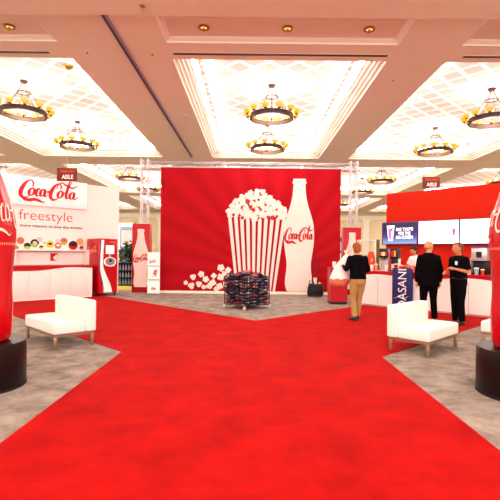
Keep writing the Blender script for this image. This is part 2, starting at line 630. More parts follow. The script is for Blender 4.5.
def coffer(x0, x1, y0, y1, n):
    """crown mouldings stepping inward and up, cove strip, lattice panel"""
    prof = [(0.004, 0.0), (0.004, 0.09), (0.09, 0.10), (0.09, 0.16), (0.17, 0.18), (0.17, 0.24), (0.26, 0.27), (0.26, 0.33), (0.33, 0.36)]
    mbx = MB()
    for a in range(len(prof) - 1):
        (i0, h0), (i1, h1) = prof[a], prof[a + 1]
        ra = [(x0 + i0, y0 + i0, SOF + h0), (x1 - i0, y0 + i0, SOF + h0), (x1 - i0, y1 - i0, SOF + h0), (x0 + i0, y1 - i0, SOF + h0)]
        rb = [(x0 + i1, y0 + i1, SOF + h1), (x1 - i1, y0 + i1, SOF + h1), (x1 - i1, y1 - i1, SOF + h1), (x0 + i1, y1 - i1, SOF + h1)]
        va = [mbx.bm.verts.new(p) for p in ra]
        vb = [mbx.bm.verts.new(p) for p in rb]
        for j in range(4):
            k = (j + 1) % 4
            mbx.bm.faces.new((va[j], va[k], vb[k], vb[j]))
    struct('trim_%d' % n, mbx, 'mould', recalc=False)
    mbx = MB()
    prof = [(0.33, 0.36), (0.37, 0.56)]
    (i0, h0), (i1, h1) = prof
    ra = [(x0 + i0, y0 + i0, SOF + h0), (x1 - i0, y0 + i0, SOF + h0), (x1 - i0, y1 - i0, SOF + h0), (x0 + i0, y1 - i0, SOF + h0)]
    rb = [(x0 + i1, y0 + i1, SOF + h1), (x1 - i1, y0 + i1, SOF + h1), (x1 - i1, y1 - i1, SOF + h1), (x0 + i1, y1 - i1, SOF + h1)]
    va = [mbx.bm.verts.new(p) for p in ra]
    vb = [mbx.bm.verts.new(p) for p in rb]
    for j in range(4):
        k = (j + 1) % 4
        mbx.bm.faces.new((va[k], va[j], vb[j], vb[k]))
    struct('ceiling_cove_%d' % n, mbx, 'cove', recalc=False)
    struct('ceiling_coffer_%d' % n, MB().box(x0, x1, y0, y1, TOP, TOP + 0.1).box(x0 + 0.33, x0 + 0.40, y0, y1, SOF + 0.56, TOP)
           .box(x1 - 0.40, x1 - 0.33, y0, y1, SOF + 0.56, TOP).box(x0 + .4, x1 - .4, y0 + 0.33, y0 + 0.40, SOF + 0.56, TOP)
           .box(x0 + .4, x1 - .4, y1 - 0.40, y1 - 0.33, SOF + 0.56, TOP), 'coffer')


n = 1
for (y0, y1) in ROWS:
    for (x0, x1) in COLS:
        coffer(x0, x1, y0, y1, n)
        n += 1
# shallow light recesses between the coffer rows
for (x0, x1) in COLS:
    y0, y1 = RECESS
    i, h_ = 0.14, 0.2
    mbx = MB()
    prof = [(0.004, 0), (0.02, 0.03), (0.10, 0.07), (0.12, 0.1)]
    for a in range(3):
        (i0, h0), (i1, h1) = prof[a], prof[a + 1]
        ra = [(x0 + i0, y0 + i0, SOF + h0), (x1 - i0, y0 + i0, SOF + h0), (x1 - i0, y1 - i0, SOF + h0), (x0 + i0, y1 - i0, SOF + h0)]
        rb = [(x0 + i1, y0 + i1, SOF + h1), (x1 - i1, y0 + i1, SOF + h1), (x1 - i1, y1 - i1, SOF + h1), (x0 + i1, y1 - i1, SOF + h1)]
        va = [mbx.bm.verts.new(p) for p in ra]
        vb = [mbx.bm.verts.new(p) for p in rb]
        for j in range(4):
            k = (j + 1) % 4
            mbx.bm.faces.new((va[j], va[k], vb[k], vb[j]))
    struct('trim_%d' % n, mbx, 'mould', recalc=False)
    struct('ceiling_recess_%d' % n, MB().box(x0, x1, y0, y1, SOF + 0.1, SOF + 0.16), 'soffit')
    n += 1
# wall cornice, pilasters and dado of the far wall
struct('trim_%d' % n, MB().box(-XW, XW, YF - 0.35, YF, 5.7, 5.9).box(-XW, XW, YF - 0.22, YF, 5.45, 5.7).box(-XW, XW, YF - 0.1, YF, 1.0, 1.1), 'creamtrim')
n += 1
for x in (-16.6, -12.6, -10.4, -6, -2, 2, 6, 9.6, 13.0, 17.2):
    struct('trim_%d' % n, MB().box(x - 0.35, x + 0.35, YF - 0.3, YF, 0, 5.05).box(x - 0.42, x + 0.42, YF - 0.36, YF, 5.05, 5.3)
           .box(x - 0.5, x + 0.5, YF - 0.42, YF, 5.3, 5.45).box(x - 0.42, x + 0.42, YF - 0.36, YF, 0, 0.5), 'creamtrim')
    n += 1
wn = struct('window_1', MB().box(-15.4, -15.25, YF - 0.12, YF, 0.9, 4.9).box(-13.55, -13.4, YF - 0.12, YF, 0.9, 4.9).box(-15.4, -13.4, YF - 0.12, YF, 4.75, 4.9)
            .box(-15.4, -13.4, YF - 0.12, YF, 0.75, 0.9).box(-14.43, -14.37, YF - 0.1, YF, 0.9, 4.75).box(-15.25, -13.55, YF - 0.1, YF, 2.9, 2.96), 'creamtrim')
tag(MB().box(-15.25, -13.55, YF - 0.05, YF - 0.02, 0.9, 4.75).build('window_pane', 'winglass', wn), kind='structure')

# movable-partition track in the beam, air slots, downlights, sprinklers
trk = struct('trim_%d' % n, MB().box(-3.11, -2.99, 8.78, 22.0, SOF - 0.03, SOF + 0.01), 'track')
tag(MB().box(-3.085, -3.045, 8.78, 22.0, SOF - 0.036, SOF - 0.028).build('groove', 'black_slot', trk), kind='structure')
for (x0, x1, lab) in ((-9.6, -4.95, 'dark linear air slot in the ceiling beside the left coffer, at upper left'),
                      (-1.95, 3.22, 'dark linear air slot along the near edge of the centre coffer'),
                      (5.05, 10.2, 'dark linear air slot along the near edge of the right coffer')):
    t = empty('air_slot', lab, 'air vent', ((x0 + x1) / 2, 10.62, SOF))
    hw = (x1 - x0) / 2
    MB().box(-hw, hw, -0.062, -0.05, -0.008, 0).box(-hw, hw, 0.05, 0.062, -0.008, 0).build('slot_frame', 'soffit', t)
    MB().box(-hw, hw, -0.05, 0.05, -0.01, 0.0).build('slot', 'black_slot', t)


def downlight(x, y, z, lab):
    t = empty('downlight', lab, 'ceiling light', (x, y, z), 0, 'recessed downlights')
    MB().torus_band(0.07, 0.12, -0.03, 0.0, 24).build('trim_ring', 'gold', t, smooth=True)
    MB().lathe([(0.07, -0.012), (0.05, -0.02), (0.0, -0.022)], 20).build('lens', 'lens', t, smooth=True)
    MB().lathe([(0.03, -0.02), (0.045, -0.06), (0.03, -0.085), (0, -0.09)], 14).build('bulb', 'gold', t, smooth=True)
    l = bpy.data.lights.new('downlight_lamp', 'SPOT')
    l.energy = SPOT
    l.spot_size = R(120)
    l.spot_blend = 0.8
    l.shadow_soft_size = 0.12
    l.color = (1.0, 0.9, 0.8)
    lo = bpy.data.objects.new('downlight_lamp', l)
    COL.objects.link(lo)
    lo.parent = t
    lo.location = (0, 0, -0.15)


for x, y, lab in ((-5.35, 9.55, 'recessed downlight in the ceiling panel at the upper left corner'),
                  (-1.1, 9.5, 'recessed brass downlight at left end of the centre ceiling panel'),
                  (0.72, 9.5, 'recessed downlight in the middle of the centre ceiling panel'),
                  (2.5, 9.5, 'recessed brass downlight at right end of the centre ceiling panel'),
                  (6.6, 9.5, 'recessed downlight in the ceiling panel at upper right')):
    downlight(x, y + 0.06, SOF + 0.1, lab)
for x, y, lab in ((-4.0, 10.55, 'small sprinkler head on the beam left of the partition track'),
                  (-2.45, 10.6, 'small sprinkler head on the beam right of the partition track'),
                  (3.8, 12.0, 'small sprinkler head on the beam between centre and right coffers'),
                  (-2.4, 15.4, 'small sprinkler head farther along the beam beside the track')):
    t = empty('sprinkler', lab, 'sprinkler', (x, y, SOF))
    MB().lathe([(0.055, 0), (0.05, -0.012), (0.02, -0.015)], 16).build('cover_plate', 'mould', t, smooth=True)
    MB().lathe([(0.014, -0.01), (0.014, -0.05), (0.03, -0.052), (0.03, -0.058), (0, -0.06)], 12).build('nozzle', 'gold', t, smooth=True)
t = empty('rigging_hook', 'small brass rigging hook hanging from the near ceiling beam', 'hook', (-2.15, 8.42, SOF - 0.09))
MB().lathe([(0.05, 0), (0.05, -0.02), (0.02, -0.03)], 14).build('mount', 'gold', t, smooth=True)
MB().tube([(0, 0, -0.02), (0, 0, -0.07), (0.03, 0, -0.1), (0, 0, -0.13), (-0.03, 0, -0.1)], 0.008, 8).build('hook', 'gold', t, smooth=True)


# ------------------------------------------------------------------ chandeliers
def chandelier_proto():
    root = empty('chandelier', '', 'chandelier', (0, 0, 0))
    H_ = TOP - 5.93            # canopy height above the ring
    MB().lathe([(0.02, H_ - 0.10), (0.10, H_ - 0.07), (0.13, H_ - 0.02), (0.13, H_)], 20).build('canopy', 'bronze', root, smooth=True)
    MB().torus_band(0.66, 0.70, -0.075, 0.045, 48).torus_band(0.645, 0.715, 0.03, 0.055, 48).torus_band(0.645, 0.715, -0.085, -0.06, 48).build('ring', 'bronze', root, smooth=True)
    rm = MB()
    for k in range(6):
        a = 2 * PI * k / 6 + 0.26
        mbx = MB()
        p0 = Vector((0.67 * math.cos(a), 0.67 * math.sin(a), 0.04))
        p1 = Vector((0.20 * math.cos(a), 0.20 * math.sin(a), H_ * 0.62))
        p2 = Vector((0.05 * math.cos(a), 0.05 * math.sin(a), H_ - 0.06))
        mbx.tube([p0, p0.lerp(p1, 0.5), p1, p2], 0.0085, 6)
        mbx.build('chain', 'bronze', root, smooth=True)
    MB().torus_band(0.19, 0.21, H_ * 0.62 - 0.012, H_ * 0.62 + 0.012, 24).build('spreader_ring', 'bronze', root)
    MB().lathe([(0.0, -0.15), (0.02, -0.13), (0.05, -0.09), (0.03, -0.06), (0.015, -0.02), (0.0, 0.0)], 12).tube([(-0.66, 0, -0.04), (0.66, 0, -0.04)], 0.009, 6).tube(
        [(0, -0.66, -0.04), (0, 0.66, -0.04)], 0.009, 6).build('cross_bar', 'bronze', root)
    arm = cup = None
    for k in range(12):
        a = 2 * PI * k / 12
        if arm is None:
            arm = MB().tube([(0.70, 0, -0.03), (0.76, 0, -0.06), (0.81, 0, -0.03), (0.82, 0, 0.03)], 0.013, 8).lathe(
                [(0.012, 0.02), (0.05, 0.035), (0.055, 0.05), (0.03, 0.055)], 14, c=(0.82, 0, 0)).build('arm', 'bronze', root, smooth=True)
            cup = MB().lathe([(0.035, 0.055), (0.09, 0.075), (0.125, 0.12), (0.132, 0.175), (0.122, 0.175), (0.11, 0.13), (0.0, 0.09)], 20, c=(0.82, 0, 0)).build('lamp_shade', 'amber', root, smooth=True)
        else:
            for src in (arm, cup):
                c = src.copy()
                COL.objects.link(c)
                c.parent = root
                c.rotation_euler = (0, 0, a)
    l = bpy.data.lights.new('chandelier_lamp', 'POINT')
    l.energy = CHAND
    l.color = (1.0, 0.94, 0.90)
    l.shadow_soft_size = 0.35
    lo = bpy.data.objects.new('chandelier_lamp', l)
    COL.objects.link(lo)
    lo.parent = root
    lo.location = (0, 0, 0.05)
    return root


CH = chandelier_proto()
spots = [(-7.5, 14.35, 'large ring chandelier nearest at left, cut by the left edge of the picture'),
         (-7.5, 18.75, 'smaller-looking ring chandelier second back in the left coffer'),
         (0.6, 14.5, 'large ring chandelier nearest, in the centre coffer'),
         (0.6, 18.9, 'ring chandelier second back, just below the near one in the centre coffer'),
         (7.9, 14.6, 'large ring chandelier nearest at right, cut by the right edge of the picture'),
         (7.9, 19.1, 'ring chandelier second back in the right coffer'),
         (-7.5, 26.9, 'distant ring chandelier left of the red backdrop, the nearer of two'),
         (-7.5, 31.7, 'distant ring chandelier just left of the red backdrop, the farther of two'),
         (7.9, 27.0, 'distant ring chandelier right of the red backdrop, the nearest of three'),
         (7.9, 31.8, 'distant ring chandelier right of the backdrop, second of three in depth'),
         (7.9, 40.0, 'tiny distant ring chandelier at the right edge of the backdrop'),
         (-15.3, 27.0, 'distant ring chandelier showing above the white booth wall at far left'),
         (15.4, 27.2, 'distant ring chandelier showing above the red booth wall at far right')]
for i, (x, y, lab) in enumerate(spots):
    o = CH if i == 0 else copy_tree(CH)
    o.location = (x, y, 5.93)
    o.rotation_euler = (0, 0, R(7 * i))
    tag(o, lab, 'chandelier', 'ring chandeliers')

# ------------------------------------------------------------------ carpets
rc = MB().prism_z([(-1.8, YB + 0.3), (1.78, YB + 0.3), (1.8, 6.05), (6.1, 10.35), (4.5, 13.7), (0.1, 9.2), (-5.0, 14.4), (-7.6, 12.0), (-1.82, 6.2)], 0.0, 0.008).build('red_carpet', 'red_carpet')
tag(rc, 'bright red carpet aisle running up the floor and forking towards both booths', 'carpet')
tag(MB().prism_z([(-6.2, 16.6), (-4.1, 16.6), (-4.5, 19.6), (-7.4, 19.6)], 0.0, 0.007).build('lime_carpet', 'lime_carpet'),
    'patch of yellow-green carpet in the gap behind the white dispenser wall', 'carpet')


# ------------------------------------------------------------------ giant bottles on pedestals
def giant_bottle(cx, cy, ang, side):
    p = empty('round_pedestal', 'low dark brown round pedestal at the %s edge, under the giant red bottle' % side, 'pedestal', (cx, cy, 0))
    MB().lathe([(0.46, 0.0), (0.465, 0.02), (0.465, 0.44), (0.455, 0.465), (0.0, 0.467)], 64).build('drum', 'pedestal', p, smooth=True)
    MB().torus_band(0.462, 0.472, 0.0, 0.03, 64).build('base_ring', 'dark', p)
    b = empty('giant_bottle', 'giant glossy red contour bottle sculpture standing at the %s edge of the picture' % side, 'sculpture', (cx, cy, 0.467))
    prof = [(0.275, 0.0), (0.305, 0.02), (0.325, 0.12), (0.332, 0.30), (0.328, 0.42), (0.322, 0.55), (0.325, 0.70), (0.34, 0.90), (0.354, 1.08), (0.354, 1.20), (0.335, 1.34),
            (0.285, 1.50), (0.235, 1.66), (0.185, 1.82), (0.15, 1.98), (0.135, 2.12), (0.132, 2.2), (0.15, 2.21), (0.15, 2.27), (0.135, 2.28), (0.135, 2.36), (0.11, 2.38), (0.0, 2.38)]
    dn = [(a, z) for a, z in catmull(prof, 4)]

    def rad(z):
        for (a0, z0), (a1, z1) in zip(dn, dn[1:]):
            if z0 <= z <= z1 and z1 > z0:
                return a0 + (a1 - a0) * (z - z0) / (z1 - z0)
        return 0.13
    nn = 96
    rs = []
    for r_, z in dn:
        amp = 0.012 * (max(0, 1 - abs(z - 1.55) / 0.28) + max(0, 1 - abs(z - 0.40) / 0.32))
        rs.append([None] * nn)
        for k in range(nn):
            rr = max(1e-3, r_ + amp * (abs(math.sin(6 * 2 * PI * k / nn)) - 0.6))
            rs[-1][k] = Vector((rr * math.cos(2 * PI * k / nn), rr * math.sin(2 * PI * k / nn), z))
    MB().rings(rs).build('bottle', 'glossred', b, smooth=True)
    # raised script wrapped round the shoulder
    sc = MB()

    def wrap(off, a0, z0, wd, ht):
        def fn(x, y):
            z = z0 + y * ht
            rr = rad(z) + off
            a = a0 + (x / 3.0 - 0.5) * wd
            return Vector((rr * math.cos(a), rr * math.sin(a), z))
        return fn
    sc.quads(cola_script(0.45), wrap(0.008, ang, 1.12, 2.2, 0.50))
    sc.build('script', 'silverscript', b, recalc=False)
    sc = MB()
    sc.quads([((i * 0.12, 0), (i * 0.12 + 0.06, 0), (i * 0.12 + 0.06, 0.6), (i * 0.12, 0.6)) for i in range(26)], wrap(0.008, ang, 1.0, 1.6, 0.04))
    sc.build('small_lettering', 'pinkscript', b, recalc=False)


giant_bottle(-2.85, 4.57, R(5), 'left')
giant_bottle(2.82, 4.50, R(185), 'right')


# ------------------------------------------------------------------ lounge chairs
def lounge_proto():
    t = empty('lounge_chair', '', 'chair')
    W, D = 0.535, 0.31
    MB().box(-W, W, -D, D - 0.145, 0.205, 0.385).build('seat', 'leather', t, bevel=0.03, seg=3)
    MB().box(-W, W, D - 0.15, D + 0.02, 0.205, 0.675).build('backrest', 'leather', t, bevel=0.03, seg=3)
    f = MB()
    f.box(-W + .01, W - .01, -D + .01, -D + .05, 0.17, 0.205).box(-W + .01, W - .01, D - .05, D - .01, 0.17, 0.205)
    f.box(-W + .01, -W + .05, -D + .05, D - .05, 0.17, 0.205).box(W - .05, W - .01, -D + .05, D - .05, 0.17, 0.205)
    f.build('base_frame', 'nickel', t)
    for sx in (-1, 1):
        for sy in (-1, 1):
            MB().box(sx * (W - .035) - .022, sx * (W - .035) + .022, sy * (D - .035) - .022, sy * (D - .035) + .022, 0.0, 0.172).build('leg', 'nickel', t, bevel=0.004)
    MB().tube([(-W + .02, -D + .004, 0.295), (W - .02, -D + .004, 0.295)], 0.004, 6).build('seam', 'leather', t)
    return t


lc = lounge_proto()
for i, (x, y, rz, lab) in enumerate(((-3.02, 6.91, -45, 'white leather armless lounge chair on the grey carpet at left'),
                                     (2.60, 6.62, 45, 'white leather armless lounge chair on the grey carpet at right'),
                                     (4.22, 6.80, -45, 'white lounge chair mostly hidden behind the giant bottle at right'))):
    o = lc if i == 0 else copy_tree(lc)
    o.location = (x, y, 0)
    o.rotation_euler = (0, 0, R(rz))
    o.scale = (1.13 if i == 0 else 1.0, 1, 1)
    tag(o, lab, 'chair', 'white lounge chairs')

# ------------------------------------------------------------------ left booth (frame: x along wall, -y to the aisle)
S2 = math.sqrt(0.5)
LO = Vector((-4.86, 13.94, 0))


def L(x, y, z=0.0):
    return Vector((LO.x + S2 * x - S2 * y, LO.y + S2 * x + S2 * y, z))


wl = empty('booth_wall', 'tall white booth wall behind the left drinks counter, with red lettering', 'wall', L(0, 0.92), R(45))
MB().box(-3.6, 1.18, 0.0, 0.12, 0, 3.65).build('wall_panel', 'offwhite', wl)
MB().box(-3.6, -0.03, -0.13, 0.0, 2.80, 3.66).build('header_panel', 'signwhite', wl, bevel=0.006)
MB().box(-3.6, -0.15, -0.035, 0.0, 1.47, 2.80).build('graphic_panel', 'offwhite', wl)
MB().box(-3.6, 0.0, -0.28, 0.0, 1.43, 1.47).build('shelf', 'white', wl, bevel=0.005)
MB().box(-2.35, -2.2, -0.26, 0.0, 1.0, 1.43).build('niche_post', 'offwhite', wl)
MB().box(-0.12, 0.0, -0.26, 0.0, 1.0, 1.43).build('niche_post', 'offwhite', wl)
MB().box(-2.2, -0.12, -0.02, 0.0, 1.0, 1.43).build('backsplash', 'white', wl)
flat_script('brand_script', 'script', wl, -2.12, 2.94, 1.78, 0.64, -0.134, 1.12)
text('lettering', 'freestyle', 0.44, 'freestyle', wl, (-1.27, -0.037, 2.50), width=1.60, bold=-0.004)
text('small_lettering', 'more reasons to love the movies', 0.115, 'textdark', wl, (-1.10, -0.037, 2.19), width=1.9, bold=0.002)


def bubble(x, z, r, top, low=None, core=None):
    o = MB().disc(x, z, r, -0.05, -0.035, 28).build('flavour_disc', top, wl)
    if low:
        pts = [(x + 0.97 * r * math.cos(PI + PI * k / 14), z - 0.1 * r + 0.87 * r * math.sin(PI + PI * k / 14)) for k in range(15)]
        MB().prism(pts, -0.054, -0.05).build('lower_half', low, o)
    if core:
        MB().disc(x, z + 0.12 * r, r * 0.5, -0.057, -0.05, 18, 0.7).build('centre_mark', core, o)


def wx(u):
    """horizontal place along the wall for a sight line slope"""
    k = (u - 252) / 440.0
    Y = (20.1) / (1 - k)
    return ((k * Y - LO.x) + (Y - LO.y)) * S2


for u, z, r, a, b_, c_ in ((16.0, 1.52, 0.06, 'coral', None, None), (19.9, 1.73, 0.105, 'coral', None, 'berry'), (26.7, 1.57, 0.10, 'brownd', 'green', None),
                           (34.2, 1.66, 0.125, 'dark', 'green', 'pinkd'), (39.0, 1.78, 0.08, 'pinkd', None, None), (40.8, 1.535, 0.062, 'brownd', 'yellow', None),
                           (43.9, 1.68, 0.03, 'tangerine', None, None), (49.4, 1.64, 0.115, 'yellow', 'yellow', 'brownd'), (56.8, 1.75, 0.06, 'pinkd', None, None),
                           (57.4, 1.60, 0.10, 'berry', 'coral', 'white'), (63.3, 1.74, 0.115, 'coral', 'green', 'orange'), (72.5, 1.62, 0.145, 'brownd', 'red', 'dark'),
                           (79.3, 1.75, 0.11, 'tangerine', None, None), (80.8, 1.54, 0.062, 'brownd', 'coral', None)):
    bubble(wx(u), z, r, a, b_, c_)
sq = MB().box(-1.15, -0.93, -0.03, -0.02, 1.12, 1.36).build('logo_plate', 'script', wl)
MB().prism([(-1.04, 1.17), (-0.98, 1.13), (-0.94, 1.13), (-0.94, 1.31), (-0.98, 1.32), (-1.02, 1.26), (-1.07, 1.24)], -0.034, -0.03).build('logo_swoosh', 'white', sq)

ct = empty('drinks_counter', 'white drinks counter with red top and wavy edge, left booth', 'counter', L(-1.3, 0), R(45))
X0, X1 = -1.45, 1.10
MB().box(X0, X1, 0.03, 0.66, 0.0, 0.955).build('body', 'red', ct)
MB().box(X0 - 0.02, X1 + 0.02, 0.0, 0.68, 0.955, 1.0).build('top', 'red', ct, bevel=0.006)


def wave_front(x0, x1, fn, y0, y1, z0, name, m, parent, n=24):
    pts = [(x0, z0), (x1, z0)] + [(x1 + (x0 - x1) * k / n, fn(x1 + (x0 - x1) * k / n)) for k in range(n + 1)]
    return MB().prism(pts, y0, y1).build(name, m, parent)


def lwave(x):
    t_ = (x - X0) / (X1 - X0)
    return 0.845 + 0.095 * (0.5 - 0.5 * math.cos(PI * min(1, max(0, (t_ - 0.30) / 0.45)))) - 0.03 * max(0, (t_ - 0.8) / 0.2)


wave_front(X0, X1, lwave, 0.0, 0.03, 0.06, 'front_panel', 'offwhite', ct)
MB().box(X0, X1, 0.015, 0.05, 0.0, 0.06).build('plinth', 'white', ct)
for k in range(4):
    xa = X0 + 0.10 + k * 0.60
    d = MB().box(xa, xa + 0.575, -0.014, 0.0, 0.10, 0.80).build('door', 'offwhite', ct, bevel=0.004)
    MB().box(xa + 0.25, xa + 0.34, -0.022, -0.014, 0.755, 0.768).build('handle', 'silver', d)
MB().box(X0 - 0.03, X0, 0.0, 0.66, 0.05, 0.955).build('end_panel', 'navy', ct)

# freestyle drinks machine at the end of the counter
fm = empty('drinks_machine', 'red drinks machine with white ribbon, touch screen and round dispensing bay', 'drinks machine', L(0.0, 0.0), R(45))
MB().box(0.0, 0.66, 0.0, 0.88, 0.09, 1.85).build('body', 'glossred', fm, bevel=0.035, seg=3)
rib = []
for k in range(25):
    t_ = k / 24
    z = 1.80 - 1.68 * t_
    c_ = 0.135 - 0.035 * math.sin(min(1, t_ / 0.5) * PI / 2) + (0.22 * (0.5 - 0.5 * math.cos(PI * (t_ - 0.45) / 0.55)) if t_ > 0.45 else 0)
    w_ = 0.085 + 0.02 * t_ + 0.36 * max(0, t_ - 0.48) ** 1.0
    rib.append((c_, z, w_))
MB().prism([(c_ - w_ * 0.5, z) for c_, z, w_ in rib] + [(c_ + w_ * 0.5, z) for c_, z, w_ in reversed(rib)], -0.008, 0.004).build('white_ribbon', 'signwhite', fm)
MB().prism([(c_ - w_ * 0.5 - 0.035, z) for c_, z, w_ in rib] + [(c_ - w_ * 0.5 + 0.005, z) for c_, z, w_ in reversed(rib)], -0.005, 0.004).build('lilac_shadow_edge', 'screenframe', fm)  # shadow outline left of the ribbon, put in as a coloured strip
sc_ = MB().box(0.23, 0.52, -0.03, 0.0, 1.35, 1.63).build('touch_screen', 'silver', fm, bevel=0.008)
MB().box(0.245, 0.505, -0.034, -0.03, 1.365, 1.615).build('display', 'screenwhite', sc_)
MB().box(0.35, 0.40, -0.02, 0.0, 1.22, 1.35).build('screen_stem', 'silver', fm)
by = MB().disc(0.38, 1.10, 0.205, -0.03, 0.0, 36, 0.76).build('dispensing_bay', 'signwhite', fm)
MB().disc(0.38, 1.11, 0.165, -0.034, -0.03, 30, 0.75).build('bay_recess', 'grey', by)
MB().disc(0.38, 1.14, 0.05, -0.07, -0.034, 20, 0.9).build('nozzle', 'dark', by)
MB().box(0.26, 0.50, -0.09, -0.03, 0.965, 0.985).build('drip_tray', 'white', by)
text('label', 'freestyle', 0.06, 'pinkscript', fm, (0.47, -0.006, 1.74))
sm = MB()
sm.quads(cola_script(0.9), lambda a, b: Vector((-0.003, 0.78 - a / 3.0 * 0.66, 1.36 + b * 0.24)))
sm.build('side_script', 'pinkscript', fm, recalc=False)
for x in (0.07, 0.59):
    for y in (0.08, 0.80):
        MB().tube([(x - 0.02, y, 0.035), (x + 0.02, y, 0.035)], 0.035, 16).box(x - 0.025, x + 0.025, y - 0.025, y + 0.025, 0.05, 0.09).build('caster', 'dark', fm)

# ------------------------------------------------------------------ truss and backdrop
ts = empty('truss_goalpost', 'aluminium box truss goalpost holding up the red backdrop', 'truss', (0, 16.25, 0))


def truss_piece(p, q, s, name):
    p, q = Vector(p), Vector(q)
    d = (q - p).normalized()
    a = Vector((0, 1, 0)) if abs(d.y) < 0.9 else Vector((1, 0, 0))
    b = d.cross(a).normalized()
    mbx = MB()
    cs = [(a * i + b * j) * s for i, j in ((-1, -1), (1, -1), (1, 1), (-1, 1))]
    for c in cs:
        mbx.tube([p + c, q + c], 0.024, 8)
    ln = (q - p).length
    k = max(2, int(ln / 0.34))
    for i in range(k):
        for j in range(4):
            c0, c1 = cs[j], cs[(j + 1) % 4]
            if i % 2:
                c0, c1 = c1, c0
            mbx.tube([p + d * (ln * i / k) + c0, p + d * (ln * (i + 1) / k) + c1], 0.011, 6)
    return mbx.build(name, 'alu', ts, smooth=True)


truss_piece((-3.98, 0, 0.06), (-3.98, 0, 4.85), 0.12, 'upright')
truss_piece((3.72, 0, 0.06), (3.72, 0, 4.85), 0.12, 'upright')
truss_piece((-4.15, 0, 4.62), (3.9, 0, 4.62), 0.12, 'crossbeam')
for x in (-3.98, 3.72):
    MB().box(x - 0.3, x + 0.3, -0.3, 0.3, 0, 0.06).build('base_plate', 'alu', ts)

bd = empty('backdrop_banner', 'huge red cloth backdrop printed with white popcorn box and bottle', 'banner', (0, 15.42, 0))
XL, XR, ZB, ZT = -3.22, 3.09, 0.09, 4.40
cl = MB()
nx = 60
rows = []
for z in (ZB, 1.2, 2.3, 3.4, ZT):
    rows.append([Vector((XL + (XR - XL) * k / nx, 0.006 * math.sin(k * 1.3 + z), z)) for k in range(nx + 1)])
grid = [[cl.bm.verts.new(p) for p in r_] for r_ in rows]
back = [[cl.bm.verts.new(p + Vector((0, 0.012, 0))) for p in r_] for r_ in rows]
for g in (grid, back):
    for i in range(4):
        for k in range(nx):
            cl.bm.faces.new((g[i][k], g[i][k + 1], g[i + 1][k + 1], g[i + 1][k]))
cl.build('cloth', 'backdrop', bd, smooth=True)
MB().tube([(XL - 0.05, 0.0, ZT + 0.02), (XR + 0.05, 0.0, ZT + 0.02)], 0.025, 10).build('top_pole', 'alu', bd, smooth=True)
MB().box(XL, XR, -0.012, 0.02, 0.0, ZB).build('bottom_hem', 'creamtrim', bd)
for k in range(14):
    x = XL + 0.1 + k * (XR - XL - 0.2) / 13
    MB().tube([(x, 0, ZT + 0.02), (x, 0.72, 4.50)], 0.008, 6).build('tie', 'alu', bd)


def art(u, v):
    """design grid of the print, 3.5 cm a unit"""
    return ((u - 252) * 0.035, 1.4 + (254 + 0.0105 * (u - 252) - v) * 0.035)


YA = -0.012
box_t = [(227.5, 215.5), (285.6, 217.5)]
box_b = [(236.5, 291.5), (275.2, 292.0)]
pb = MB()
NS = 10
for k in range(NS):
    a0 = k / (NS - 0.42)
    a1 = (k + 0.58) / (NS - 0.42)
    lerp = lambda p, q, t_: (p[0] + (q[0] - p[0]) * t_, p[1] + (q[1] - p[1]) * t_)
    tl, tr = lerp(*box_t, a0), lerp(*box_t, a1)
    bl, br = lerp(*box_b, a0), lerp(*box_b, a1)
    top = [(tl[0] + (tr[0] - tl[0]) * j / 6, tl[1] + 3.2 * math.sin(PI * (a0 + (a1 - a0) * j / 6)) - 1.6 * math.sin(PI * j / 6)) for j in range(7)]
    pts = [art(*p) for p in [bl, br] + list(reversed(top))]
    pb.prism(pts, YA - 0.002, YA)
pb.build('popcorn_box_print', 'white2', bd)


def kernel(mbx, u, v, r_, y=YA, seed=0):
    rnd = random.Random(seed)
    lob = rnd.randint(3, 5)
    ph = rnd.random() * 6
    pts = []
    for k in range(26):
        a = 2 * PI * k / 26
        rr = r_ * (0.74 + 0.31 * abs(math.sin(lob * a / 2 + ph)))
        pts.append(art(u + rr * math.cos(a), v + rr * math.sin(a)))
    mbx.prism(pts, y - 0.003 - 0.0001 * (seed % 41), y - 0.0005)


heap = MB()
rnd = random.Random(3)
outline = [(228, 210), (231.5, 204.5), (235, 200), (239.5, 198.5), (241.5, 195.5), (247, 194), (250, 191.5), (256.5, 190.2), (262, 190.5), (264.5, 194.5), (269.5, 196.5), (272.5, 200),
           (277.5, 202), (280, 206), (284, 208.5), (284.5, 213)]
sd = 0
for u, v in outline:
    kernel(heap, u, v + 1.2, 2.9, seed=sd)
    sd += 1
inner = [(232, 211), (237, 206), (243, 201.5), (249, 197), (256, 196), (262, 198), (268, 202), (274, 206), (279, 211), (240, 212), (246, 208), (236, 212.5), (252, 204), (258, 202), (263, 206), (269, 209),
         (273, 213), (249, 213), (256, 210.5), (262, 213.5), (267, 214.5), (244, 214.5), (254, 217), (281, 215), (230, 213)]
for u, v in inner:
    kernel(heap, u, v + 0.8, 4.0, seed=sd)
    sd += 1
heap.build('popcorn_print', 'white2', bd)
for u, v, r_ in ((233, 214, 1.4), (242, 217, 1.6), (247, 200.5, 2.2), (250, 206, 1.8), (253.5, 209.5, 1.4), (260, 208.5, 1.3), (265, 204, 1.2), (272.5, 217, 2.2), (268, 216.8, 1.8), (239, 214.5, 1.3), (258, 199, 1.2), (276, 209, 1.0)):
    gp = MB()
    kernel(gp, u, v + 0.8, r_ * 1.2, YA - 0.006, seed=sd)
    gp.build('print_gap', 'red', bd)
    sd += 1
pile = MB()
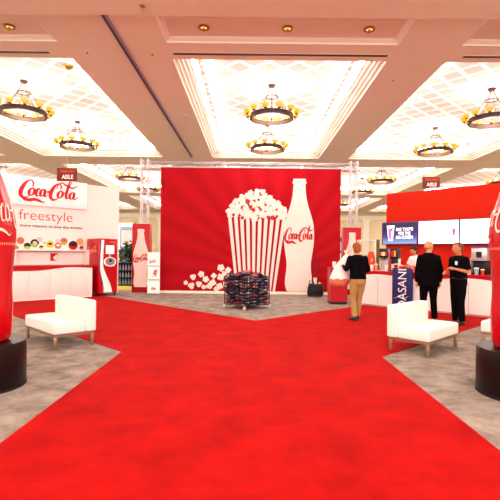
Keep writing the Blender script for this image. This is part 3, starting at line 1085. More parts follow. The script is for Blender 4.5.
for u, v, r_ in ((186, 282.7, 2.2), (193.3, 277, 3), (191.6, 285.7, 3.3), (201.4, 274.2, 3.2), (199.2, 284, 3), (206, 279.3, 3.3), (209.5, 286, 3.2), (214, 275.8, 2.8), (213, 282.7, 3.4), (221, 267.8, 3.6),
                 (221, 277, 3.5), (220, 286.2, 3.4), (228.3, 270, 3), (224.5, 273.5, 2.6), (229, 277.5, 3), (204, 287, 2.4), (216.5, 289, 2.6), (226, 284, 3)):
    kernel(pile, u, v, r_, seed=sd)
    sd += 1
pile.build('spilled_popcorn_print', 'white2', bd)
bx, bz = art(298.8, 291.6)
MB().prism(bottle_outline(3.95, bx, bz), YA - 0.003, YA).build('bottle_print', 'white2', bd)
flat_script('bottle_script', 'script', bd, bx - 0.52, bz + 1.70, 1.04, 0.55, YA - 0.006, 1.3)


# ------------------------------------------------------------------ bottle light boxes
def light_box(x, y, h_, label):
    t = empty('display_pillar', label, 'display pillar', (x, y, 0))
    W = 0.315
    MB().box(-W, W, 0.0, 0.36, 0.0, h_).build('box', 'red', t, bevel=0.008)
    MB().prism(bottle_outline(h_ * 0.845, 0, 0.19), -0.012, 0.0).build('bottle_panel', 'white2', t)
    flat_script('script', 'script', t, -0.27, h_ * 0.44, 0.54, 0.29, -0.015, 1.3)
    return t


light_box(-3.93, 15.55, 2.43, 'red display pillar with a white bottle, left of the backdrop')
light_box(3.53, 15.52, 2.37, 'red display pillar with a white bottle, right of the backdrop')

rk = empty('leaflet_rack', 'white three-tier leaflet rack standing before the left display pillar', 'rack', (-3.27, 14.66, 0), R(8))
MB().box(-0.19, 0.19, 0.08, 0.11, 0.0, 1.42).box(-0.2, -0.19, 0, 0.11, 0, 1.42).box(0.19, 0.2, 0, 0.11, 0, 1.42).build('back_board', 'white', rk)
MB().box(-0.2, 0.2, -0.06, 0.12, 0.0, 0.03).build('foot', 'grey', rk)
for k, z in enumerate((0.06, 0.52, 0.98)):
    pts = [(-0.19, z), (0.19, z), (0.19, z + 0.40), (0.10, z + 0.42), (-0.05, z + 0.405), (-0.19, z + 0.425)]
    p = MB().prism(pts, 0.0, 0.02).build('pocket', 'signwhite', rk)
    MB().box(-0.19, 0.19, -0.006, 0.02, z - 0.012, z).build('divider', 'grey', p)
    if k == 1:
        MB().prism([(-0.03, z + 0.17), (0.06, z + 0.11), (0.09, z + 0.08), (0.12, z + 0.33), (0.02, z + 0.32)], -0.004, 0.0).build('leaflet_picture', 'coral', p)
        MB().box(-0.05, 0.0, -0.004, 0.0, z + 0.08, z + 0.1).build('leaflet_mark', 'dark', p)
    elif k == 0:
        MB().disc(-0.02, z + 0.15, 0.07, -0.004, 0.0, 18, 0.8).build('leaflet_picture', 'tangerine', p)
        MB().disc(0.04, z + 0.15, 0.035, -0.006, -0.002, 14).build('leaflet_mark', 'coral', p)
    else:
        flat_script('leaflet_script', 'script', p, -0.15, z + 0.08, 0.22, 0.12, -0.004, 1.2)

# ------------------------------------------------------------------ wire bin of packets
BW, BD_, BH = 0.43, 0.39, 0.80
bn = empty('wire_bin', 'square wheeled wire bin heaped with packets in front of the backdrop', 'bin', (-0.12, 11.46, 0), R(42))
for sx in (-1, 1):
    for sy in (-1, 1):
        MB().tube([(sx * BW, sy * BD_, 0.09), (sx * BW, sy * BD_, BH)], 0.012, 8).build('post', 'wire', bn)
        MB().tube([(sx * BW - 0.015, sy * BD_, 0.04), (sx * BW + 0.015, sy * BD_, 0.04)], 0.04, 14).box(sx * BW - .02, sx * BW + .02, sy * BD_ - .02, sy * BD_ + .02, 0.05, 0.1).build('caster', 'caster', bn)
fr = MB()
for z in (0.1, BH):
    fr.tube([(-BW, -BD_, z), (BW, -BD_, z)], 0.012, 8).tube([(-BW, BD_, z), (BW, BD_, z)], 0.012, 8)
    fr.tube([(-BW, -BD_, z), (-BW, BD_, z)], 0.012, 8).tube([(BW, -BD_, z), (BW, BD_, z)], 0.012, 8)
fr.build('rim', 'wire', bn)
MB().box(-BW, BW, -BD_, BD_, 0.09, 0.11).build('base_tray', 'caster', bn)
for side in range(4):
    g = MB()
    for k in range(9):
        z = 0.16 + k * 0.075
        if side < 2:
            y = (-BD_, BD_)[side]
            g.tube([(-BW, y, z), (BW, y, z)], 0.0065, 6)
        else:
            x = (-BW, BW)[side - 2]
            g.tube([(x, -BD_, z), (x, BD_, z)], 0.0065, 6)
    for k in range(1, 9):
        t_ = k / 9
        if side < 2:
            x = -BW + 2 * BW * t_
            g.tube([(x, y, 0.1), (x, y, BH)], 0.004, 6)
        else:
            yy = -BD_ + 2 * BD_ * t_
            g.tube([(x, yy, 0.1), (x, yy, BH)], 0.004, 6)
    g.build('wire_panel', 'wire', bn)


def packet_mesh(m):
    mbx = MB()
    nxx, nyy = 8, 6
    rs = []
    for s in (1, -1):
        gr = []
        for j in range(nyy + 1):
            row = []
            for i in range(nxx + 1):
                a, b = i / nxx * 2 - 1, j / nyy * 2 - 1
                bulge = 0.032 * max(0, 1 - abs(a) ** 3) * max(0, 1 - abs(b) ** 3)
                row.append(mbx.bm.verts.new((a * 0.112, b * 0.08, s * (bulge + 0.001) + 0.004 * noise.noise(Vector((a * 3, b * 3, s * 5))))))
            gr.append(row)
        for j in range(nyy):
            for i in range(nxx):
                q = (gr[j][i], gr[j][i + 1], gr[j + 1][i + 1], gr[j + 1][i])
                mbx.bm.faces.new(q if s > 0 else tuple(reversed(q)))
    me_o = mbx.build('packet', m, smooth=True)
    return me_o


packs = {}
pm = {'packblue': 'dark blue', 'packred': 'red', 'packblack': 'black', 'packgrey': 'silver grey'}
rnd = random.Random(11)
RB = Matrix.Rotation(R(42), 4, 'Z')


def put_packet(kind, lx, ly, z, rot):
    if kind not in packs:
        o = packs[kind] = packet_mesh(kind)
        lab = 'one of the shiny %s packets heaped in the wire bin' % pm[kind]
        tag(o, lab, 'packet', '%s packets in the wire bin' % pm[kind])
    else:
        o = packs[kind].copy()
        COL.objects.link(o)
    p = RB @ Vector((lx, ly, 0))
    o.location = (-0.12 + p.x, 11.46 + p.y, z)
    o.rotation_euler = rot
    return o


kinds = ['packblue', 'packblack', 'packblue', 'packred', 'packblack', 'packgrey', 'packblack', 'packblue']
for lay in range(9):
    z = 0.15 + lay * 0.075
    for k in range(4):
        for sgn in (0, 1):
            if sgn == 0:
                lx, ly = -0.33 + k * 0.22, -BD_ + 0.075
            else:
                if k == 3:
                    continue
                lx, ly = -BW + 0.075, -0.10 + k * 0.21
            put_packet(rnd.choice(kinds), lx + rnd.uniform(-.02, .02), ly, z, (rnd.uniform(-.3, .3), rnd.uniform(-.3, .3), R(42) + (0 if sgn == 0 else PI / 2) + rnd.uniform(-.25, .25)))
for k in range(36):
    lx, ly = rnd.uniform(-0.36, 0.36), rnd.uniform(-0.33, 0.33)
    z = 0.80 + 0.09 * max(0, 1 - (lx / 0.36) ** 2) * max(0, 1 - (ly / 0.33) ** 2) + rnd.uniform(0, 0.05)
    put_packet(rnd.choice(kinds + ['packred', 'packgrey']), lx, ly, z, (rnd.uniform(-.5, .5), rnd.uniform(-.5, .5), rnd.uniform(0, 6)))

# ------------------------------------------------------------------ luggage trolley with bag at the backdrop
tr = empty('luggage_trolley', 'folding black luggage trolley with a tall handle against the backdrop', 'trolley', (2.12, 14.75, 0), R(-6))
MB().tube([(-0.09, 0, 0.06), (-0.09, 0.03, 1.22), (-0.07, 0.03, 1.26), (0.07, 0.03, 1.26), (0.09, 0.03, 1.22), (0.09, 0, 0.06)], 0.014, 8).build('handle_frame', 'blackmetal', tr, smooth=True)
MB().box(-0.22, 0.22, -0.32, 0.02, 0.04, 0.06).build('platform', 'blackmetal', tr)
for sx in (-1, 1):
    MB().tube([(sx * 0.2, 0.05, 0.07), (sx * 0.235, 0.05, 0.07)], 0.07, 18).build('wheel', 'dark', tr)
bg = empty('duffel_bag', 'black soft bag sitting on the luggage trolley by the backdrop', 'bag', (2.11, 14.58, 0.062), R(-6))
sec = []
for i in range(9):
    z = i / 8 * 0.36
    k = (0.98, 1.02, 1.03, 1.02, 1.0, 0.98, 0.95, 0.9, 0.78)[i]
    sec.append([Vector((0.26 * k * math.copysign(abs(math.cos(2 * PI * j / 24)) ** 0.4, math.cos(2 * PI * j / 24)), 0.15 * k * math.copysign(abs(math.sin(2 * PI * j / 24)) ** 0.4, math.sin(2 * PI * j / 24)), z + (0.02 * math.sin(j) if i > 6 else 0))) for j in range(24)])
MB().rings(sec).build('bag_body', 'duffel', bg, smooth=True)
MB().tube([(-0.22, -0.05, 0.28), (-0.2, -0.08, 0.46), (-0.1, -0.08, 0.52), (-0.04, -0.06, 0.36)], 0.014, 8).build('strap', 'duffel', bg, smooth=True)
MB().box(-0.1, 0.14, -0.162, -0.152, 0.08, 0.2).build('pocket', 'blackmetal', bg, bevel=0.01)
cp = empty('paper_cup', 'white paper cup with straw standing on the black bag', 'cup', (2.10, 14.55, 0.42))
MB().lathe([(0.045, 0.0), (0.062, 0.2), (0.064, 0.2), (0.06, 0.205)], 18).build('cup', 'white', cp, smooth=True)
MB().lathe([(0.066, 0.2), (0.066, 0.215), (0.05, 0.225), (0, 0.225)], 18).build('lid', 'silver', cp, smooth=True)
MB().tube([(0.01, 0, 0.22), (0.02, 0, 0.32)], 0.005, 6).build('straw', 'red', cp)
tag(MB().ball((0, 0, 0), 0.075, 14, (1, 0.8, 0.85)).build('crumpled_bag', 'gold', None, smooth=True, loc=(2.25, 14.56, 0.435)), 'small crumpled gold wrapper lying on the black bag', 'wrapper')

# ------------------------------------------------------------------ right booth (frame: x along counter to the right, -y to the aisle)
RO = Vector((3.83, 11.60, 0))


def RT(x, y, z=0.0):
    return Vector((RO.x + S2 * x + S2 * y, RO.y - S2 * x + S2 * y, z))


rw = empty('red_booth_wall', 'tall orange-red booth wall carrying the three menu screens', 'wall', RT(0, 4.02), R(-45))
MB().box(-2.47, 4.2, 0.0, 0.16, 0, 3.66).build('wall_panel', 'wallred', rw)
rc_ = empty('bar_counter', 'long white bar counter with red top and wavy red edge, right booth', 'counter', RT(0, 0), R(-45))
A0, A1 = -1.42, 3.3
MB().box(A0, A1, 0.03, 0.72, 0.0, 0.925).build('body', 'red', rc_)
MB().box(A0 - 0.02, A1 + 0.02, 0.0, 0.74, 0.925, 0.97).build('top', 'red', rc_, bevel=0.006)
wave_front(A0, A1, lambda x: 0.835 + 0.045 * math.sin((x + 0.75) * 2 * PI / 2.3 + 1.0), -0.01, 0.03, 0.05, 'front_panel', 'white', rc_, 48)
MB().box(A0, A1, 0.0, 0.04, 0.0, 0.05).build('plinth', 'silver', rc_)
for x in (-0.55, 0.62, 1.79):
    MB().box(x - 0.004, x + 0.004, -0.013, -0.01, 0.06, 0.78).build('panel_joint', 'grey', rc_)

sr = empty('red_end_cabinet', 'red waist-high cabinet with black kick board at the left end of the bar', 'cabinet', (2.47, 12.44, 0))
MB().box(-0.24, 0.24, 0.0, 0.5, 0.07, 1.0).build('body', 'red', sr)
MB().box(-0.23, 0.23, 0.02, 0.49, 0.0, 0.07).build('kick_board', 'dark', sr)
MB().box(-0.25, 0.25, -0.012, 0.51, 1.0, 1.03).build('top', 'red', sr, bevel=0.005)


# menu screens
def screen(k, label):
    t = empty('menu_screen', label, 'screen', RT(-1.845 + 1.362 * k, 3.80, 2.19), R(-45), 'menu screens')
    MB().box(-0.675, 0.675, 0.0, 0.07, -0.40, 0.40).build('bezel', 'screenframe', t, bevel=0.006)
    MB().box(-0.2, 0.2, 0.07, 0.22, -0.15, 0.15).build('bracket', 'dark', t)
    return t


s1 = screen(0, 'left menu screen, dark blue with a cup picture and white words')
MB().box(-0.635, 0.635, -0.004, 0.0, -0.37, 0.37).build('display', 'screenblue', s1)
MB().prism([(-0.48, 0.28), (-0.18, 0.28), (-0.25, -0.27), (-0.41, -0.27)], -0.008, -0.004).build('cup_picture', 'screencup', s1)
MB().prism([(-0.43, 0.18), (-0.30, 0.16), (-0.30, -0.20), (-0.39, -0.20)], -0.011, -0.008).build('cup_artwork', 'screenmag', s1)
MB().prism([(-0.30, 0.20), (-0.24, 0.20), (-0.26, 0.08), (-0.31, 0.10)], -0.011, -0.008).build('cup_shadow', 'screenframe', s1)
for k, s in enumerate(('BIG TASTE', 'FOR THE', 'BIG SCREEN')):
    text('caption', s, 0.15, 'screencup', s1, (0.19, -0.006, 0.13 - 0.14 * k), width=(0.62, 0.44, 0.62)[k], bold=0.004, depth=0.002)
s2 = screen(1, 'middle menu screen, white with a small purple cup at right')
MB().box(-0.655, 0.655, -0.004, 0.0, -0.38, 0.38).build('display', 'screenwhite', s2)
MB().prism([(0.46, 0.10), (0.56, 0.10), (0.54, -0.12), (0.48, -0.12)], -0.008, -0.004).build('cup_picture', 'screenpurple', s2)
for z, x0, x1 in ((0.22, -0.5, 0.3), (0.05, -0.55, 0.1), (-0.24, -0.6, 0.6)):
    MB().box(x0, x1, -0.007, -0.004, z, z + 0.012).build('menu_line', 'screenline', s2)
s3 = screen(2, 'right menu screen, plain white, partly behind the giant bottle')
MB().box(-0.655, 0.655, -0.004, 0.0, -0.38, 0.38).build('display', 'screenwhite', s3)
for z, x0, x1 in ((0.10, -0.5, 0.3), (-0.14, -0.6, 0.6)):
    MB().box(x0, x1, -0.007, -0.004, z, z + 0.012).build('menu_line', 'screenline', s3)

# blue water banner standing against the bar
bl = empty('water_banner', 'tall navy blue DASANI banner standing against the bar counter', 'banner', RT(0.20, -0.10), R(-45))
MB().box(-0.27, 0.27, -0.03, 0.03, 0.03, 1.07).build('panel', 'navy', bl, bevel=0.005)
MB().box(-0.28, 0.28, -0.09, 0.08, 0.0, 0.03).build('foot', 'grey', bl)
text('lettering', 'DASANI', 0.33, 'signwhite', bl, (0.02, -0.033, 0.55), rot=(R(90), R(-90), 0), width=1.0, depth=0.002)
MB().quads(stroke([(-0.22, 0.28, 0.01), (-0.08, 0.33, 0.025), (0.05, 0.30, 0.03), (0.18, 0.36, 0.01)]), lambda a, b: Vector((a, -0.034, b))).build('wave_mark', 'paleblue', bl, recalc=False)

# --- equipment along the bar
sd_ = empty('soda_fountain', 'silver soda fountain with coloured flavour panels on the bar', 'drinks machine', RT(-0.49, 0.40, 0.97), R(-30))
sd_.scale = (0.78, 1, 1)
MB().box(-0.24, 0.02, 0.0, 0.24, 0.0, 0.60).build('body', 'silver', sd_, bevel=0.01)
MB().prism([(0, 0)] * 0 + [(-0.25, 0.36), (0.03, 0.36), (0.03, 0.62), (-0.25, 0.62)], -0.16, 0.02).build('head', 'dark', sd_, bevel=0.02)
for k, m_ in enumerate(('red', 'yellow', 'white', 'orange')):
    x = -0.235 + k * 0.064
    MB().box(x, x + 0.056, -0.166, -0.16, 0.42, 0.52).build('flavour_panel', m_, sd_)
    MB().lathe([(0.012, -0.07), (0.018, 0.0)], 10, c=(x + 0.028, -0.08, 0.36)).build('nozzle', 'dark', sd_)
MB().box(-0.25, 0.03, -0.16, 0.0, 0.0, 0.03).build('drip_tray', 'silver', sd_)
sd2 = empty('soda_fountain', 'black soda fountain with red and yellow panel, right of the silver one', 'drinks machine', RT(-0.26, 0.40, 0.97), R(-30))
sd2.scale = (0.72, 1, 1)
MB().box(-0.14, 0.14, -0.02, 0.24, 0.0, 0.36).build('body', 'white', sd2, bevel=0.01)
MB().box(-0.15, 0.15, -0.16, 0.24, 0.34, 0.62).build('head', 'dark', sd2, bevel=0.02)
MB().box(-0.11, 0.01, -0.166, -0.16, 0.40, 0.56).build('flavour_panel', 'red', sd2)
MB().box(0.01, 0.06, -0.166, -0.16, 0.40, 0.56).build('flavour_panel', 'yellow', sd2)
MB().box(-0.12, 0.12, -0.12, -0.02, 0.2, 0.34).build('valve_block', 'dark', sd2, bevel=0.02)
MB().box(-0.14, 0.14, -0.16, -0.02, 0.0, 0.03).build('drip_tray', 'dark', sd2)


def cup(lab, p, m_, h_=0.15, r_=0.045, group=None, straw=False):
    c = empty('drink_cup', lab, 'cup', p, 0, group)
    MB().lathe([(r_ * 0.7, 0.0), (r_, h_), (r_ * 0.96, h_ + 0.002), (0, h_ - 0.01)], 18).build('cup', m_, c, smooth=True)
    MB().lathe([(r_ * 1.06, h_), (r_ * 1.06, h_ + 0.012), (r_ * 0.8, h_ + 0.025), (0, h_ + 0.027)], 18).build('lid', 'white', c, smooth=True)
    return c


cup('tall red cup on the bar, in front of the black soda fountain', RT(-0.10, 0.13, 0.97), 'red', 0.19, 0.05)
cup('red cup on the bar just right of the tall red one', RT(0.03, 0.15, 0.97), 'orange', 0.16, 0.05)
cup('white cup on the bar below the silver soda fountain', RT(-0.38, 0.14, 0.97), 'white', 0.15, 0.05)
cup('orange cup on the bar left of the soda fountains', RT(-0.72, 0.20, 0.97), 'tangerine', 0.17, 0.045)
cup('white cup at the left end of the bar beside the orange cup', RT(-0.84, 0.18, 0.97), 'white', 0.14, 0.05)
cup('white cup standing on the red end cabinet, left one', (2.36, 12.62, 1.03), 'white', 0.15, 0.055)
cup('red cup standing on the red end cabinet, right one', (2.50, 12.58, 1.03), 'red', 0.14, 0.055)
bx_ = empty('popcorn_sack', 'tall orange-red paper popcorn sack standing on the bar behind the man with the bag', 'sack', RT(-1.0, 0.40, 0.97), R(-20))
sec = []
for z, a, b in ((0.0, 0.11, 0.09), (0.2, 0.125, 0.10), (0.38, 0.11, 0.09), (0.48, 0.08, 0.06), (0.54, 0.055, 0.04)):
    sec.append([Vector((a * math.cos(2 * PI * k / 20) * (1 + 0.06 * math.sin(5 * k)), b * math.sin(2 * PI * k / 20), z)) for k in range(20)])
MB().rings(sec).build('sack', 'orange', bx_, smooth=True)
MB().prism([(-0.01, 0.26), (0.06, 0.24), (0.07, 0.34), (0.02, 0.36)], -0.105, -0.07).build('label', 'tangerine', bx_)
oc = empty('orange_carton', 'open orange carton with white paper, on the bar beside the server', 'carton', RT(0.42, 0.36, 0.97), R(-40))
MB().box(-0.11, 0.11, -0.09, 0.09, 0, 0.16).build('carton', 'orange', oc, bevel=0.004)
MB().box(-0.09, 0.09, -0.07, 0.07, 0.16, 0.185).build('paper', 'white', oc)
tag(MB().box(-0.12, 0.12, -0.1, 0.1, 0, 0.05).build('napkin_stack', 'white', None, bevel=0.004, loc=RT(0.20, 0.22, 0.97), rot=(0, 0, R(-45))), 'white stack of napkins on the bar above the navy banner', 'napkins')

# shelf behind the bar at left
sh = empty('shelf_rack', 'pale metal shelf rack with an olive post, behind the left end of the bar', 'shelf', (3.72, 14.1, 0))
for x in (-0.30, 0.18):
    for y in (-0.15, 0.15):
        MB().box(x - .018, x + .018, y - .018, y + .018, 0, 1.88).build('post', 'creamtrim', sh)
MB().box(0.24, 0.32, -0.15, -0.08, 0, 1.9).build('olive_post', 'olive', sh)
for z in (0.5, 1.0, 1.45, 1.86):
    MB().box(-0.32, 0.2, -0.17, 0.17, z, z + 0.03).build('shelf', 'creamtrim', sh)
# right part of the bar: coffee machine, urn, cups, tray
cf = empty('coffee_machine', 'white coffee machine with small dark screen on the bar, right of the polo man', 'coffee machine', RT(1.92, 0.42, 0.97), R(-40))
MB().box(-0.17, 0.17, -0.02, 0.2, 0.0, 0.34).build('base', 'dark', cf, bevel=0.008)
MB().box(-0.17, 0.17, -0.2, 0.2, 0.32, 0.64).build('head', 'silver', cf, bevel=0.02)
MB().box(-0.06, 0.06, -0.206, -0.2, 0.40, 0.54).build('display', 'dark', cf)
MB().box(-0.19, 0.19, -0.22, 0.2, 0.64, 0.665).build('lid', 'screenframe', cf)
MB().box(-0.17, 0.17, -0.2, -0.02, 0.0, 0.03).build('drip_tray', 'dark', cf)
MB().box(-0.185, -0.165, -0.2, 0.2, 0.0, 0.4).build('side_panel', 'silver', cf)
MB().lathe([(0.015, -0.06), (0.02, 0)], 10, c=(0, -0.12, 0.32)).build('spout', 'dark', cf)
ur = empty('coffee_pot', 'dark round coffee pot on the bar right of the coffee machine', 'coffee pot', RT(2.26, 0.24, 0.97), R(-40))
MB().lathe([(0.07, 0), (0.10, 0.04), (0.105, 0.1), (0.08, 0.17), (0.06, 0.2), (0.065, 0.22), (0, 0.23)], 24).build('pot', 'dark', ur, smooth=True)
MB().tube([(0.09, 0, 0.16), (0.15, 0, 0.15), (0.15, 0, 0.07), (0.1, 0, 0.06)], 0.012, 8).build('handle', 'brownd', ur, smooth=True)
cup('blue and white cup on the bar below the coffee machine', RT(1.92, 0.12, 0.97), 'paleblue', 0.14, 0.055)
cup('white cup on the bar just left of the blue and white one', RT(1.76, 0.10, 0.97), 'white', 0.13, 0.05)
cup('orange-red cup on the bar right of the blue and white one', RT(2.06, 0.10, 0.97), 'orange', 0.11, 0.04)
tag(MB().box(-0.13, 0.13, -0.1, 0.1, 0, 0.16).build('white_carton', 'white', None, bevel=0.02, loc=RT(2.50, 0.14, 0.97), rot=(0, 0, R(-45))), 'white rounded carton on the bar beside the dark coffee pot', 'carton')
bs = empty('counter_display', 'small white upright stand with dark window on the bar, beside the giant bottle', 'stand', RT(2.56, 0.42, 0.97), R(-45))
MB().box(-0.13, 0.13, 0, 0.03, 0, 0.36).box(-0.14, -0.12, -0.1, 0.03, 0, 0.36).box(0.12, 0.14, -0.1, 0.03, 0, 0.36).build('stand', 'white', bs)
MB().box(-0.10, 0.10, -0.012, 0.0, 0.04, 0.16).build('window', 'dark', bs)
MB().box(-0.10, 0.10, -0.012, 0.0, 0.18, 0.33).build('picture', 'red', bs)

# ------------------------------------------------------------------ hanging aisle signs


def aisle_sign(x, y, z, label, top):
    t = empty('hanging_sign', label, 'sign', (x, y, z))
    MB().box(-0.30, 0.30, -0.012, 0.012, 0, 0.39).build('board', 'signbrown', t, bevel=0.004)
    text('lettering', 'AISLE', 0.17, 'signwhite', t, (0.02, -0.014, 0.12), depth=0.002, bold=0.004, width=0.34)
    text('small_lettering', 'COCA-COLA', 0.10, 'signorange', t, (0, -0.014, 0.29), depth=0.002, bold=0.002, width=0.42)
    if x < 0:
        MB().tube([(0.0, 0, 0.39), (0.0, 0, top - z - 0.05)], 0.009, 6).build('cord', 'nickel', t)
        MB().lathe([(0.0, -0.12), (0.05, -0.11), (0.14, -0.05), (0.15, 0.0)], 20, c=(0, 0, top - z)).build('canopy', 'gold', t, smooth=True)
    else:
        for sx in (-0.24, 0.24):
            MB().tube([(sx, 0, 0.39), (sx, 0, top - z)], 0.003, 6).build('cord', 'nickel', t)
    return t


aisle_sign(-5.55, 13.15, 3.52, 'brown AISLE sign hanging on a long cord above the white booth at left', TOP)
aisle_sign(6.12, 15.1, 3.72, 'brown AISLE sign hanging above the red booth wall at right', TOP)

# ------------------------------------------------------------------ things in the gaps
dk = empty('dark_shelf_unit', 'low dark shelf unit with bottles, seen in the gap left of the display pillar', 'shelf', (-5.45, 18.6, 0))
MB().box(-0.45, 0.45, 0.25, 0.28, 0, 0.98).box(-0.45, -0.42, -0.1, 0.25, 0, 0.98).box(0.42, 0.45, -0.1, 0.25, 0, 0.98).box(-0.45, 0.45, -0.1, 0.28, 0.95, 0.98).box(-0.45, 0.45, -0.1, 0.28, 0, 0.06).build('carcass', 'cabinet', dk)
for z in (0.34, 0.64):
    MB().box(-0.42, 0.42, -0.1, 0.25, z, z + 0.02).build('shelf', 'cabinet', dk)
bp = None
for lv, z in enumerate((0.06, 0.36, 0.66)):
    for k in range(7):
        if bp is None:
            bp = empty('water_bottle', 'one of the pale blue bottles lined up in the low dark shelf unit', 'bottle', (0, 0, 0), 0, 'bottles in the dark shelf unit')
            MB().lathe([(0.033, 0.0), (0.035, 0.02), (0.035, 0.13), (0.014, 0.19), (0.014, 0.21)], 14).build('bottle', 'paleblue', bp, smooth=True)
            MB().lathe([(0.017, 0.205), (0.017, 0.225), (0, 0.227)], 12).build('cap', 'white', bp)
            o = bp
        else:
            o = copy_tree(bp)
        o.location = (-5.45 - 0.36 + k * 0.12, 18.62 + 0.02 * ((k + lv) % 2), z)
pl = empty('potted_shrub', 'leafy green shrub in a dark pot behind the low dark shelf unit', 'plant', (-5.55, 20.2, 0))
MB().lathe([(0.2, 0), (0.27, 0.4), (0.29, 0.4), (0.29, 0.44), (0.25, 0.44), (0.0, 0.40)], 24).build('pot', 'terracotta', pl, smooth=True)
MB().tube([(0, 0, 0.38), (0.02, 0.02, 0.9), (0, 0, 1.3)], 0.03, 8, 0.015).build('stem', 'trunk', pl)
fo = MB()
rnd = random.Random(5)
for k in range(900):
    a, b = rnd.uniform(0, 2 * PI), math.acos(rnd.uniform(-1, 1))
    rr = 0.56 * rnd.random() ** 0.4
    c = Vector((rr * 1.0 * math.sin(b) * math.cos(a), rr * math.sin(b) * math.sin(a), 1.28 + rr * 1.15 * math.cos(b)))
    d = Vector((rnd.uniform(-1, 1), rnd.uniform(-1, 1), rnd.uniform(-.3, 1))).normalized()
    s = d.cross(Vector((0, 0, 1))).normalized() * 0.05
    e = d * 0.17
    fo.bm.faces.new([fo.bm.verts.new(p) for p in (c, c + e * 0.5 + s, c + e, c + e * 0.5 - s)])
fo.build('foliage', 'leaf', pl, recalc=False)
# distant exhibit panels seen through the gaps beside the backdrop
ex = empty('exhibit_board', 'distant dark blue and white exhibit panel in the gap right of the backdrop', 'panel', (4.75, 23.0, 0))
MB().box(-0.45, 0.45, 0, 0.08, 0.1, 2.3).build('panel', 'navy', ex)
MB().box(-0.35, 0.35, -0.012, 0.0, 0.9, 1.5).build('poster', 'signwhite', ex)
MB().box(-0.35, 0.35, -0.012, 0.0, 1.6, 2.1).build('poster', 'paleblue', ex)
MB().box(-0.5, 0.5, -0.2, 0.28, 0, 0.1).build('foot', 'grey', ex)
ex = empty('exhibit_board', 'distant tall pale blue exhibit board in the gap right of the dispenser wall', 'panel', (-7.25, 25.5, 0))
MB().box(-0.42, 0.42, 0, 0.08, 0.1, 2.9).build('panel', 'paleblue', ex)
MB().box(-0.34, 0.34, -0.012, 0.0, 1.7, 2.7).build('poster', 'signwhite', ex)
MB().box(-0.5, 0.5, -0.2, 0.28, 0, 0.1).build('foot', 'grey', ex)


# ================================================================== PEOPLE
def remesh_build(mb, name, m, parent, voxel, smooth_it=2):
    bmesh.ops.recalc_face_normals(mb.bm, faces=mb.bm.faces)
    me = bpy.data.meshes.new(name + '_src')
    mb.bm.to_mesh(me)
    mb.bm.free()
    o = bpy.data.objects.new(name + '_src', me)
    COL.objects.link(o)
    rm = o.modifiers.new('r', 'REMESH')
    rm.mode = 'VOXEL'
    rm.voxel_size = voxel
    sm_ = o.modifiers.new('s', 'SMOOTH')
    sm_.iterations = smooth_it
    sm_.factor = 0.5
    bpy.context.view_layer.update()
    me2 = bpy.data.meshes.new_from_object(o.evaluated_get(bpy.context.evaluated_depsgraph_get()))
    bpy.data.objects.remove(o)
    bpy.data.meshes.remove(me)
    me2.name = name
    for p in me2.polygons:
        p.use_smooth = True
    me2.materials.clear()
    me2.materials.append(M[m])
    q = bpy.data.objects.new(name, me2)
    COL.objects.link(q)
    q.parent = parent
    return q


def ell(mb, secs, n=24):
    """secs: (cx, cy, z, rx, ry) horizontal superellipse loft"""
    rs = []
    for cx, cy, z, rx, ry in secs:
        rs.append([Vector((cx + rx * math.copysign(abs(math.cos(2 * PI * k / n)) ** 0.85, math.cos(2 * PI * k / n)),
                           cy + ry * math.copysign(abs(math.sin(2 * PI * k / n)) ** 0.85, math.sin(2 * PI * k / n)), z)) for k in range(n)])
    mb.rings(rs)


def limb(mb, pts, radii, n=16):
    d = catmull([tuple(p) + (r_,) for p, r_ in zip(pts, radii)], 5)
    mb.tube([p[:3] for p in d], 0, n, radii=[p[3] for p in d])
    mb.ball(Vector(pts[0]), radii[0], 12)
    mb.ball(Vector(pts[-1]), radii[-1], 12)


def hand(mb, wrist, direction, palm_n, curl, side):
    """palm and five bent fingers; direction = along the hand, palm_n = palm normal"""
    d = Vector(direction).normalized()
    nrm = Vector(palm_n)
    nrm = (nrm - d * nrm.dot(d)).normalized()
    s = d.cross(nrm).normalized() * side
    w_ = Vector(wrist)
    mb.tube([w_ - d * 0.01, w_ + d * 0.03, w_ + d * 0.07, w_ + d * 0.09], 0, 10, radii=[0.024, 0.030, 0.034, 0.028])
    for k, (off, ln) in enumerate(((0.028, 0.068), (0.010, 0.078), (-0.009, 0.072), (-0.027, 0.056))):
        b0 = w_ + d * 0.082 + s * off
        d1 = (d * math.cos(curl * .4) + nrm * math.sin(curl * .4))
        d2 = (d * math.cos(curl) + nrm * math.sin(curl))
        d3 = (d * math.cos(curl * 1.5) + nrm * math.sin(curl * 1.5))
        p1 = b0 + d1 * ln * 0.42
        p2 = p1 + d2 * ln * 0.33
        p3 = p2 + d3 * ln * 0.25
        mb.tube([b0 - d * 0.015, b0, p1, p2, p3], 0, 8, radii=[0.0095, 0.0095, 0.009, 0.0085, 0.007])
    t0 = w_ + d * 0.025 + s * 0.022
    t1 = t0 + (d * 0.6 + s * 0.7 + nrm * 0.3).normalized() * 0.036
    t2 = t1 + (d * 0.85 + s * 0.25 + nrm * 0.4).normalized() * 0.030
    mb.tube([t0 - s * 0.01, t0, t1, t2], 0, 8, radii=[0.013, 0.013, 0.011, 0.009])


